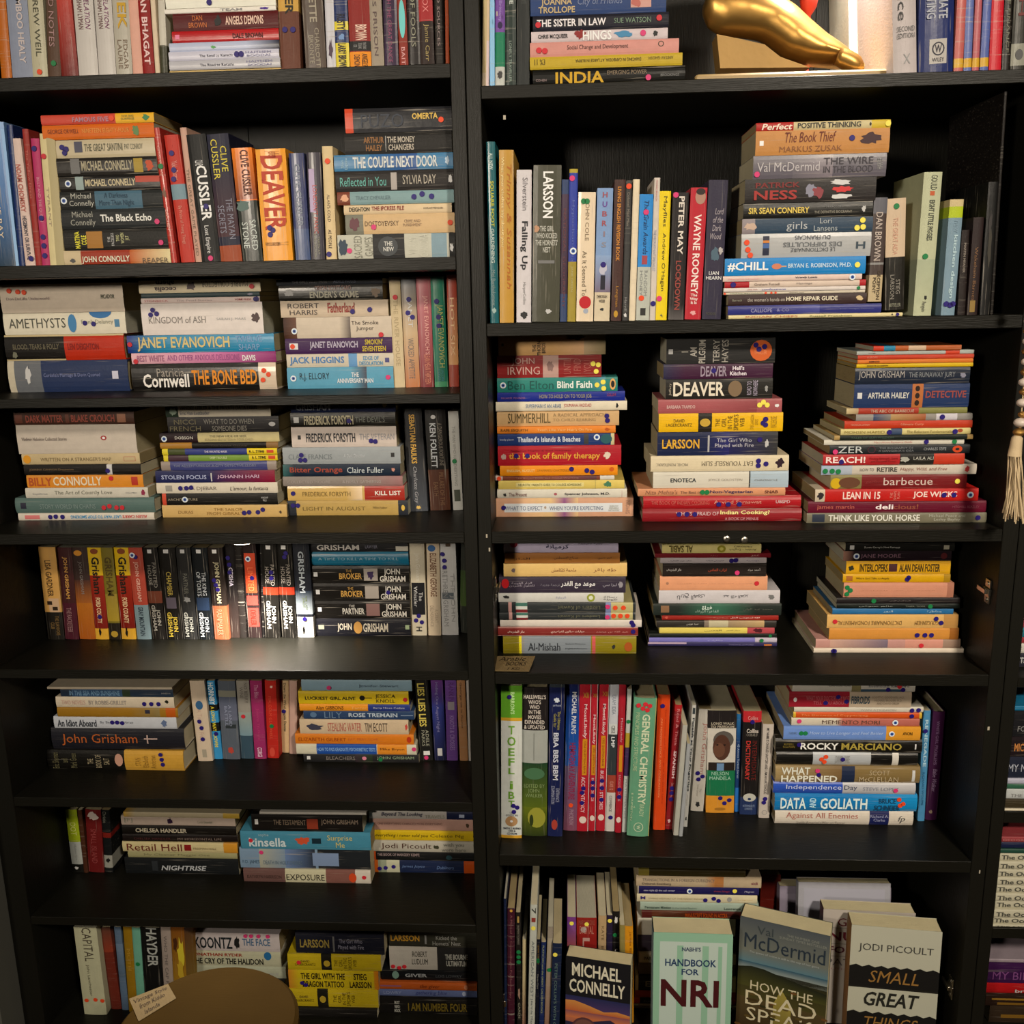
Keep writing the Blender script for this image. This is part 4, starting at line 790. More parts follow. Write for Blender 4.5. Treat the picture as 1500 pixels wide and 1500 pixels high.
stack('R2', 'd', 835, 'tall stack', '''
325 1420 -797;c4b890;=0,.28,a82c28|=.86,1,c8b040|tbi:.04,.27,.1,.85,ecd8c8:Perfect|tb:.31,.78,.2,.85,343430:POSITIVE THINKING|.98,.5,y|e.85,.5,.008,.2,222;
320 1410 -727;b8854c;ti:.22,.6,.5,.92,703020:The Book Thief|t:.18,.65,.12,.35,8c5c38:MARKUS ZUSAK|*.86,.6,.09,.3,402028|.72,.62,p|#.03,.06,.4,.6,eee;
300 1385 -524;64606a;~.3,.6,6c6870,847c84|t:.03,.5,.3,.7,b8b4b8:Val McDermid|t:.53,.9,.55,.85,403c44:THE WIRE|t:.53,.9,.2,.48,403c44:IN THE BLOOD|tr:.93,.97,.3,.8,999:HARPER|.03,.2,k;g
232 1300 -331;2c2828;tb:.08,.42,.62,.85,7c2c2c:PATRICK|tb:.07,.4,.12,.52,a03430:NESS|*.5,.5,.06,.35,889|*.56,.4,.05,.3,8c4048|*.73,.8,.1,.15,ccc|*.75,.5,.1,.15,c83838|*.74,.2,.1,.12,ccc;
220 1275 -135;20201e;tb:.04,.51,.3,.7,d8c060:SIR SEAN CONNERY|t:.55,.84,.25,.42,9c988c:THE DEFINITIVE BIOGRAPHY|t:.64,.75,.6,.75,777:1930-2020|*.93,.5,.02,.25,bbb;g
210 1275 -9;34485c;=0,.1,8c8488|t:.34,.5,.1,.75,b0b4b8:girls|t:.55,.73,.1,.95,a8b0b4:Lori/Lansens|.88,.25,y .92,.75,y .925,.3,y|*.06,.5,.06,.3,c0a898;
205 1270 115;a8aaac;#.165,.215,.1,.9,2c3044|#.165,.215,.62,.72,c88038|#.165,.215,.4,.6,4868a0|tu:.41,.68,.72,.9,5c6068:DU FRANCAIS|tbu:.32,.77,.42,.62,686c70:DES DIFFICULTES|tu:.38,.72,.22,.38,505458:LE DICTIONNAIRE|.04,.65,o .05,.35,o .07,.1,o|tb:.88,.95,.3,.6,3c4c58:H;g
65 1212 315;1c80c0;tb:.02,.31,.25,.78,f0f4f8:#CHILL|tb:.45,.9,.35,.65,b8d4e8:BRYAN E. ROBINSON, PH.D.|e.37,.5,.035,.17,c88064|#.4,.44,.46,.53,c8a080|.94,.5,y;
50 1180 458;d0bcb4;tb:.52,.68,.3,.7,4c4850:Wendy Lewis|t:.04,.26,.3,.6,dca8a8:Natural Health|.93,.5,w;
65 1215 505;c8b8ac;=0,.175,a02028|=.955,1,a82830|t:.21,.39,.3,.7,6c5c50:Graham Fussell|t:.51,.62,.3,.7,7c7470:Marriage|.06,.5,p;
55 1212 556;ccc4c0;t:.27,.44,.3,.8,4450a0:confessions|t:.17,.24,.3,.7,a04040:JAKE TINA|.95,.5,g;
55 1210 590;c4bcac;t:.05,.28,.3,.7,608068:PRAISE BELONGS|.01,.5,o .3,.5,o .34,.5,o .37,.5,o|t:.47,.57,.3,.7,544:David Lewis;
95 1222 612;3c2c2c;tb:.42,.79,.35,.75,e0d8c4:HOME REPAIR GUIDE|t:.14,.41,.35,.7,b8b0a8:the woman's hands-on|t:.03,.1,.4,.6,998:Barreck|*.95,.5,.03,.3,ccb890;
92 1340 700;34387c;~.3,.6,34387c,505494|t:.15,.29,.25,.65,a0a0c8:CALLIOPE|t:.32,.4,.3,.65,9090c0:& CO|t:.73,.95,.4,.55,7880b0:Susan Hodges Thomson;g
95 1510 775;d0c498;t:.1,.4,.2,.75,b86c44:INDIAN CHIEFS|t:.47,.71,.2,.7,7c8048:Russell Freedman|.97,.5,p|*.94,.5,.006,.3,222;
''')
stand('R2', 'e', 1325, 'beyond tall stack', '''
8 95 50 572 1245;4c4240;=0,.15,64646c|=.62,.64,888|=.74,1,b8a888|t:.14,.6,.2,.7,c0b4ac:DAN BROWN|tb:.7,.98,.25,.8,4c4030:DECEPTION/POINT;Bg
118 243 130 580 1302;c4b098;=.52,1,24221e|t:.17,.5,.35,.6,c89c88:THE GREAT AIDA|t:.68,.9,.25,.75,908c84:STIEG/LARSSON|.07,.5,g|tr:.94,.97,.2,.8,998:BESTSELLER;Bg
300 416 372 408 1330;b0b498;t:.02,.12,.4,.75,54584c:GOULD|tb:.19,.47,.4,.7,54584c:EIGHT LITTLE PIGGIES|t:.9,.97,.35,.65,444:Penguin|#.13,.16,.4,.65,b85c34|.58,.4,g|~.6,1,a0a890,b0b498|*.87,.6,.02,.1,222;
482 570 542 584 1325;7890a0;=0,.06,c0b088|=.06,.155,a8b828|tb:.3,.85,.4,.75,b0c8d0:kitchen design|t:.18,.28,.4,.7,8098a8:new|.9,.3,p .91,.6,p .9,.8,p;
590 640 620 782 1325;28201f;tb:.15,.5,.3,.6,888078:MARTIN MEADER;
648 715 692 700 1320;2c2020;t:.3,.85,.3,.6,7c5c40:Wakeham Barnes|#.85,.97,.2,.7,8c7440;
735 800 793 470 1310;1c1c1c;*.5,.5,.2,.2,3c3830|*.3,.4,.1,.2,383434;g
803 815 880 90 1300;1e1a18;;h.31
''')
stack('R3', 'f', 892+913, 'left stack', '''
128 1155 70;c8a06c;~.5,.8,c8a06c,d8b088|~.8,1,c0a888,8c8060|tbr:.32,.44,.0,.7,3c2c20:THE/THORN/BIRDS|*.72,.9,.1,.2,443818|*.04,.55,.015,.1,322;
118 1115 262;8c2c2c;=.44,.59,b89890|t:.14,.36,.55,.9,c0a098:JOHN|t:.1,.41,.15,.5,c0a098:IRVING|tr:.64,.9,.15,.85,a8645c:UNTIL/I FIND/YOU|.92,.6,y .95,.25,y .97,.55,y|*.51,.5,.04,.3,8c706c;g
118 1270 475;2c8078;~.75,.9,2c8078,4c90a0|t:.09,.47,.2,.8,1c5854:Ben Elton|tb:.5,.79,.25,.75,e0e8e4:Blind Faith|.83,.45,y .88,.65,y .885,.2,y .05,.5,w|e.96,.5,.025,.4,d8a868|e.96,.5,.015,.25,222;
120 1340 612;20308c;tb:.33,.74,.2,.75,908c84:HOW TO HOLD ON TO YOUR JOB|t:.03,.22,.3,.5,a070a0:MICHAEL PENROSE|t:.86,.93,.5,.8,a04868:COLLINS;g
105 1360 703;d4ccb8;t:.23,.5,.3,.75,6c84a4:SUPERMAN IS AN ARAB|t:.52,.73,.3,.75,b86060:JOUMANA HADDAD|*.925,.5,.012,.3,222;
115 1285 792;c4a478;t:.09,.44,.2,.85,5c5030:SUMMERHILL|t:.46,.89,.6,.82,a08864:A RADICAL APPROACH|t:.46,.81,.3,.48,a08864:TO CHILD REARING|.9,.62,p .905,.32,p;
120 1250 940;d88430;tb:.03,.26,.25,.7,7c5820:RAFE ESQUITH|t:.34,.8,.35,.7,e8c488:Teach Like Your Hair's On Fire|*.93,.5,.03,.3,b85c20;
122 1240 1008;243c74;=.97,1,c0b890|tb:.17,.71,.3,.75,c8d0dc:Thailand's Islands & Beaches|t:.02,.14,.4,.6,c0c8dc:lonely planet|e.93,.5,.05,.4,2c6068|#.74,.78,.1,.9,444|.85,.65,w;
@g125 1305 212;a81c2c;tb:.09,.83,.25,.65,d8a040:the book of family therapy|t:.1,.6,.7,.8,801020:Augustus Napier & Carl Whitaker|.15,.5,p .24,.5,p|*.89,.5,.035,.25,d8c8b8|*.045,.45,.025,.2,b8a098;
@g145 1270 402;dc8c14;tb:.06,.3,.35,.65,e8c888:ENGLISH, AUGUST|t:.32,.59,.35,.65,b07c18:UPAMANYU CHATTERJEE|.61,.65,p .74,.5,p .785,.35,p|e.95,.6,.02,.22,c86010;
@g100 1240 500;7c4434;=0,.06,c0b0a8|~.5,.85,84483c,604048|=.88,1,ccc8c0|t:.17,.7,.35,.6,b08c7c:The Bonsai Book and Global Warming|.03,.4,o;
@g130 1335 546;d0bc68;#.14,.68,.25,.75,dcd090|t:.16,.66,.35,.65,5c5c38:NEUROTIC PARENT'S GUIDE TO COLLEGE ADMISSIONS|#.77,.772,0,1,665|*.87,.55,.04,.4,4c8060;
@g120 1360 628;ccc8bc;t:.09,.23,.2,.65,6c3c3c:The Present|tb:.52,.87,.25,.6,444044:Spencer Johnson, M.D.|e.45,.45,.013,.15,a86068|*.06,.4,.015,.25,333|#.96,.962,0,.8,a86068;
@g108 1420 712;c89c80;~.1,.4,c89c80,d4b484|~.4,.5,d4b484,8c5484|~.5,.6,8c5484,d4b484|#.06,.92,.25,.72,d4d8dc|t:.07,.34,.35,.58,586888:WHAT TO EXPECT|t:.39,.78,.35,.58,586888:WHEN YOU'RE EXPECTING|t:.82,.9,.3,.6,998:MURKOFF/EISENBERG/HATHAWAY|e.36,.5,.008,.08,a98|.055,.5,p|tr:.945,.975,.15,.85,a08070:SIMON;
''')
stack('R3', 'i', 800, 'middle stack', '''
@h325 1245 88;2c2c2c;tbr:.14,.36,.02,.95,a8a49c:I/AM/PILGRIM|tr:.43,.57,.05,.95,a8a49c:TERRY/HAYES|e.87,.5,.1,.42,c8642c|t:.8,.93,.35,.7,d89068:THE ONLY/THRILLER|.82,.72,p .9,.65,p .85,.55,p|#.02,.06,.4,.6,aaa;
@h300 1225 303;44203c;~0,.2,30304c,44203c|tb:.34,.58,.15,.85,9c90a0:DEAVER|tb:.61,.76,.2,.85,e0d8e0:Hell's/Kitchen|.46,.55,p;
@h320 1225 430;24221f;tb:.07,.55,.15,.85,dcd4c4:DEAVER|tr:.03,.055,.2,.8,b8b0a0:Jeffery|e.65,.5,.065,.4,806c54|tr:.76,.86,.15,.9,b0a8bc:ROAD TO/NOWHERE|*.94,.5,.02,.2,999;
@h255 1300 602;a0585c;~.4,.8,a0585c,8c484c|tb:.07,.3,.35,.6,d0b0ac:BARBARA TRAPIDO|.82,.55,y .85,.75,y .88,.55,y|*.96,.5,.02,.15,ddd;
@h260 1310 720;dcb014;=.32,.43,28241c|t:.06,.27,.3,.7,6c5814:DAVID/LAGERCRANTZ|e.375,.5,.042,.22,c0a040|tr:.46,.69,.08,.92,54441c:THE/GIRL/IN THE/SPIDER'S/WEB|tr:.74,.8,.1,.9,a08018:STIEG LARSSON/SERIES|.84,.45,p .86,.65,p .86,.35,p|tr:.9,.95,.2,.8,a08018:MACLEHOSE;
240 1222 68;242c4c;~.4,.6,242c4c,30306c|~.6,1,2c2c58,3c3c3c|tb:.04,.35,.3,.7,d8a838:LARSSON|t:.48,.8,.3,.72,b8b8c0:The Girl Who/Played with Fire|#.42,.435,.15,.85,aaa|.85,.65,p|*.91,.5,.02,.2,bbb;g
185 1310 262;d0c4a8;tu:.37,.74,.35,.65,746c5c:EAT YOURSELF SLIM|tu:.04,.27,.35,.55,9c9484:MICHEL MONTIGNAC|.78,.65,p .78,.35,p .835,.45,p|*.935,.5,.035,.35,34202c;
205 1310 390;ccc8bc;=.71,.72,3c3c3c|=.72,1,a8b8c4|tb:.13,.32,.35,.6,3c4044:ENOTECA|t:.41,.66,.38,.55,a0988c:JOYCE GOLDSTEIN|t:.75,.92,.4,.5,888:CHRONICLE;g
80 1280 528;c8906c;ti:.05,.27,.25,.8,906450:Nita Mehta's|t:.29,.43,.3,.7,7c584c:The Best of|tb:.49,.78,.25,.75,4c3c5c:Non-Vegetarian|tb:.86,.95,.3,.7,6c3c30:SNAB|.44,.5,g .47,.5,g;
125 1410 590;a82028;t:.05,.42,.35,.65,c46860:THE BOOK OF INDIAN COOKING|t:.45,.75,.4,.65,d09c90:Arvind Saraswat|tb:.84,.93,.4,.65,d0b0b0:UBSPD|.48,.35,p .54,.35,p .61,.35,p;cg
118 1412 695;8c2028;tb:.49,.8,.5,.9,e8dc98:Indian Cooking?|t:.21,.48,.5,.8,d8b8bc:WHO'S AFRAID OF|t:.52,.73,.12,.35,d09ca0:A BOOK OF MENUS|.23,.6,p .28,.6,p .33,.6,p;cg
''')
stack('R3', 'k', 618, 'right stack', '''
@j498 1082 72;a85c30;=0,.12,b83c28|=.12,.25,2c7c9c|=.4,.6,c0a890;
@j390 1170 106;a0a8a4;=.76,.88,c04830|t:.1,.16,.3,.6,334:tonga;
@j392 1165 133;b84028;t:.08,.17,.3,.7,d88c78:EUROPE;
@j390 1160 162;c87430;tb:.1,.19,.3,.7,4c2818:BARBADOS;
@j385 1160 190;c8a818;tb:.09,.27,.3,.7,5c4810:BANGKOK & LONDON;
@j380 1145 218;242c3c;t:.03,.43,.25,.8,a8a4a0:JOHN GRISHAM|t:.47,.87,.3,.7,888c90:THE RUNAWAY JURY|*.94,.5,.03,.2,889;g
@j375 1145 328;243860;t:.0,.0,.0,.0,fff: |tb:.12,.48,.4,.65,c8c8c4:ARTHUR HAILEY|tb:.62,.97,.4,.7,944c48:DETECTIVE|#.505,.6,0,1,b06c3c|e.55,.8,.02,.12,302018|e.55,.5,.02,.12,302018|e.55,.2,.02,.12,302018|#.03,.07,.4,.65,ccc;
@j320 1125 488;7c7850;=.1,.6,a03c2c|=.6,1,80804c|t:.2,.56,.25,.75,c8b4a0:THE ABC OF BARBECUE|~0,.1,c0b088,a89070;
@j385 1160 528;8c8884;~.15,.4,34486c,9c9078|=.69,.87,c0bcc4|~.3,.6,a88c60,9c5c3c|.74,.5,p;
@j308 1160 574;b43c20;t:.05,.2,.35,.6,d8a890:MADHUR JAFFREY|ti:.44,.62,.3,.7,d89c80:Ultimate Curry;
@j280 1145 625;c8bc84;=.39,.475,40506c|t:.03,.34,.25,.7,8c7c40:MOHSIN HAMID|t:.51,.87,.25,.7,8c7c48:The Reluctant Fundamentalist|.88,.4,p .375,.3,p|e.92,.6,.02,.3,a05030;
@j235 1155 667;1c2420;=0,.04,a88c58|=.96,1,a88c58|t:.12,.43,.3,.7,4c6454:TALES OF SUFI WISDOM;
172 1105 63;c8c4b8;t:.36,.63,.3,.7,c08c80:Macrobiotic Resource Guide|.73,.5,p .93,.5,g;
205 1140 98;24282c;t:.06,.24,.15,.9,c0c4c4:ZER|e.3,.5,.028,.4,5c2c3c|e.3,.5,.024,.34,24282c|t:.35,.6,.25,.8,7c8084:THE BIOGRAPHY OF/A DANGEROUS IDEA|t:.67,.83,.4,.7,a0a4a8:CHARLES SEIFE|e.91,.5,.035,.4,c84c20|e.91,.5,.015,.15,24282c|.04,.3,k;
162 1105 158;a8282c;=.545,.785,24221f|=.785,1,b83c24|tb:.02,.3,.2,.8,e8d8d4:REACH!|t:.33,.53,.25,.7,7c1818:Finding Strength, Spirit/and Personal Power|t:.64,.78,.45,.75,b8b8b0:LAILA ALI|*.58,.5,.04,.35,a8a8a0|.13,.3,p;
155 1190 230;c0b8ac;~0,.2,98a8bc,a8b0bc|t:.25,.34,.35,.65,6c6864:HOW TO|tb:.36,.49,.3,.75,4c4844:RETIRE|ti:.51,.81,.3,.7,8c5c54:Happy, Wild, and Free|.025,.4,g .07,.4,g .11,.35,g|*.94,.5,.02,.35,b84040;
215 1125 298;741c20;=0,.23,80784c|t:.39,.75,.25,.8,d0c0b8:barbecue|ti:.26,.38,.35,.6,8c3838:perfect|e.04,.4,.04,.4,c8a818|e.14,.45,.08,.4,684430|.93,.5,y;
110 1195 390;b4201c;=0,.06,c0b4a0|tb:.17,.4,.2,.8,e8d0c8:LEAN IN 15|tr:.46,.52,.15,.85,d08c80:THE/SHAPE/PLAN|tb:.6,.87,.2,.8,e8d0c8:JOE WICKS|.79,.5,p .85,.5,p .95,.5,w|*.035,.5,.025,.4,342c30;
65 1250 473;64102c;t:.05,.26,.25,.7,c06c5c:james martin|tb:.38,.48,.3,.75,ece0e0:deli|tb:.48,.62,.3,.75,905040:cious!|t:.81,.96,.4,.6,905060:MITCHELL BEAZLEY;
55 1250 550;74705f;tb:.12,.63,.2,.85,d8d8d0:THINK LIKE YOUR HORSE|t:.68,.88,.15,.85,b0b0a4:Michael Peace and/Lesley Bayley|.95,.5,p|#.03,.1,.1,.9,303848;
''')
stack('R4', 'l', 1075, 'left stack', '''
165 1175 85;b8b0c8;tb:.37,.57,.3,.8,28284c:كرميانة|e.09,.9,.035,.4,b83c50|t:.65,.86,.75,.95,445:رواية مترجمة;
175 1188 180;a06c34;t:.43,.64,.35,.7,3c2814:صباح اغسطس|t:.08,.22,.35,.6,3c2814:الدار|t:.81,.93,.4,.7,54381c:فجر حسن;
165 1252 272;d8b878;t:.39,.59,.3,.65,8c5c40:ملحمة كلكامش|t:.73,.91,.3,.65,8c5c40:طه باقر|*.08,.5,.022,.2,766;
125 1240 390;3c3444;tb:.49,.76,.3,.75,ecebf0:موعد مع القدر|t:.82,.93,.35,.6,a8a4b0:ليزا سي|t:.08,.28,.35,.7,b0a8b4:الدار العربية/للعلوم ناشرون|t:.33,.48,.4,.6,8c8894:ترجمة جديدة|e.05,.6,.03,.3,b82028|*.96,.5,.02,.25,98949c;
120 1222 533;c8c8c4;t:.46,.54,.35,.65,98a0b8:الرواية|e.74,.5,.032,.42,98a040|e.74,.5,.017,.22,d8dcc8|t:.84,.95,.2,.7,666:رسالة/طويلة|*.06,.55,.03,.2,333;
130 1328 618;34383a;=.065,.09,c89c98|=.12,.205,c8ccc8|#.12,.205,.66,1,3c6c60|#.12,.205,0,.33,7c2c30|=.78,.82,8088b0|=.82,.98,b8b080|tu:.43,.74,.3,.7,6c6c58:Leaders of Kuwait|.795,.6,k .85,.5,o .91,.5,o;g
130 1325 705;34383a;=.07,.095,c89c98|=.125,.21,c8ccc8|#.125,.21,.66,1,3c6c60|#.125,.21,0,.33,7c2c30|=.78,.82,8088b0|=.82,.98,b8b080|tu:.43,.74,.3,.7,6c6c58:Leaders of Kuwait|.795,.4,k .84,.6,o .89,.6,o .94,.6,o;g
135 1380 768;d0c8c0;.93,.7,p .94,.3,p;
110 1348 832;84302c;#0,1,.9,1,c09088|#0,1,0,.08,c09088|tb:.38,.62,.3,.65,d8b8b0:حوارات صالون الفراهيدي|tb:.07,.19,.3,.65,d8c0b8:دار الشروق|t:.7,.93,.35,.6,c89890:عبد الله بن محمد|.965,.5,p;
160 1335 908;8c8020;=.12,.14,d8cc28|=.14,.16,888|=.16,.66,848c94|=.67,.695,c85c5c|t:.19,.43,.2,.6,2c3038:Al-Mishah|t:.47,.62,.5,.6,4c5058:Student's Dictionary|t:.47,.63,.25,.35,4c5058:English-Indonesian|e.94,.4,.03,.25,a85824|*.83,.4,.015,.15,333;cg
''')
stack('R4', 'm', 1085, 'middle stack', '''
195 1142 112;d8cc8c;tbu:.07,.31,.1,.9,685c2c:AL SABIL|tu:.68,.95,.3,.9,6c6038:Arabic - English/Dictionary|e.6,.5,.042,.42,98902c|e.6,.5,.02,.2,d0c870;
125 1232 197;781824;t:.48,.54,.3,.7,b06c70:رواية|t:.83,.9,.3,.7,c89898:عمر;
178 1192 240;c0b8bc;t:.07,.3,.35,.65,4c4850:خالد عبد اللطيف|t:.43,.6,.35,.65,4c4c64:الفرسان الثلاثة|t:.81,.93,.35,.65,3c3c74:مؤسسة|.67,.5,p .71,.6,p;
200 1192 295;2c2420;tb:.44,.62,.35,.65,a04c34:تراب الماس|t:.82,.94,.4,.65,c8c4c0:أحمد مراد|tb:.04,.18,.4,.65,b8b4b0:دار الشروق|.72,.3,k;
175 1205 420;d89c78;t:.16,.86,.45,.52,b07c64:قصص قصيرة من الادب العربي|.9,.5,r|e.07,.5,.013,.1,a87c64;
165 1325 555;c4c0c4;tu:.15,.38,.3,.8,5c5c60:تاريخ الهوى|tu:.53,.74,.4,.7,4c4c50:عبد الله العزيز|*.93,.5,.03,.25,777;
110 1335 680;28302c;~.2,.5,28302c,3c6c58|~.5,.8,3c6c58,28302c|tb:.38,.46,.5,.85,d0e0d8:فتاة|t:.33,.51,.2,.5,a8c0b4:القاهرة الزرقاء|t:.7,.93,.4,.65,6c6c64:محمد عبد الولي|#.06,.125,.25,.85,8c6c50;
195 1310 790;982c24;tb:.59,.84,.3,.65,e0c4bc:فقه تستوجب الحل|t:.44,.57,.35,.6,c88c80:مكتبة|*.04,.5,.015,.3,c86050;
140 1285 842;34302c;~.4,.9,807468,b89c70|=.44,.6,b8b094|t:.25,.35,.35,.65,c8c4bc:سيد عويس;
170 1272 905;d8c868;=.765,1,b04c54|t:.39,.54,.3,.6,4c4424:المتنبي|t:.58,.7,.4,.6,8c8048:ديوان الشعر|*.86,.5,.05,.4,541c28;
75 1290 970;1c221e;.95,.2,g;
70 1290 1005;7874b8;=.83,1,b8b0c0|t:.46,.58,.3,.7,b8b8e0:حكايات|.88,.5,g;
60 1290 1047;34305c;#0,.3,.6,1,b09cb0|t:.63,.82,.3,.7,7c78a0:MADAME OXFORD|#.9,.96,.2,.6,c87c38;
''')
stack('R4', 'n', 735, 'right stack', '''
410 1075 60;1c1c1a;tb:.17,.5,.3,.6,a0a09c:Susan Casey's Not Famous|#.04,.08,.2,.7,ccc|#.9,.95,.2,.7,a8a494;
400 1060 112;241820;t:.16,.53,.25,.7,8c6c7c:JANE MOORE|~0,.1,a88070,241820|.12,.5,w|e.93,.5,.03,.3,5c2428;
418 1055 176;cc9c18;tb:.13,.4,.2,.8,3c3014:INTERLOPERS|tb:.51,.9,.2,.8,44381c:ALAN DEAN FOSTER|#.41,.49,.2,.8,4c2c30|*.05,.5,.03,.25,332;
398 1055 257;c89c10;t:.12,.43,.35,.65,6c5410:Where God Talks to Angels|.61,.6,p .6,.4,p|#.03,.09,.2,.8,a86c30|#.94,1,.0,1,a8841c;
402 1075 308;c48c74;t:.17,.83,.45,.52,a8745c:قصص من التراث|.03,.7,g .06,.5,g .03,.25,g|#.94,1,0,1,a87460;
355 1110 398;241f20;t:.43,.6,.35,.65,98908c:كان ما كان في القدس|.3,.5,g;
355 1105 432;141c18;t:.18,.46,.35,.65,a0a49c:عالم صوفي|t:.56,.72,.35,.65,808478:TIGER, TIGER|.76,.5,g;
330 1070 463;2c6c9c;t:.42,.5,.3,.7,b8d0dc:النهر|t:.78,.9,.3,.7,b8d0dc:مناظرة;
298 1100 500;d0a868;tu:.08,.57,.25,.55,7c6038:DICTIONNAIRE FONDAMENTAL|tu:.67,.85,.25,.55,7c6038:GOUGENHEIM|.06,.5,r .83,.7,p .87,.4,p|#.89,1,0,1,b88c50;
310 1103 583;c88c40;.68,.4,p .74,.4,p .79,.4,p|#.93,1,0,1,9c6428;
230 1115 652;b88c84;~.1,.5,c09c8c,746878|=.62,.88,c89080|~.88,1,9c8474,8c7464|.73,.3,r;
215 1132 706;d0c4b4;.13,.5,p .14,.3,p;
''')  # darker right ends paint the upright's shadow onto the paler covers
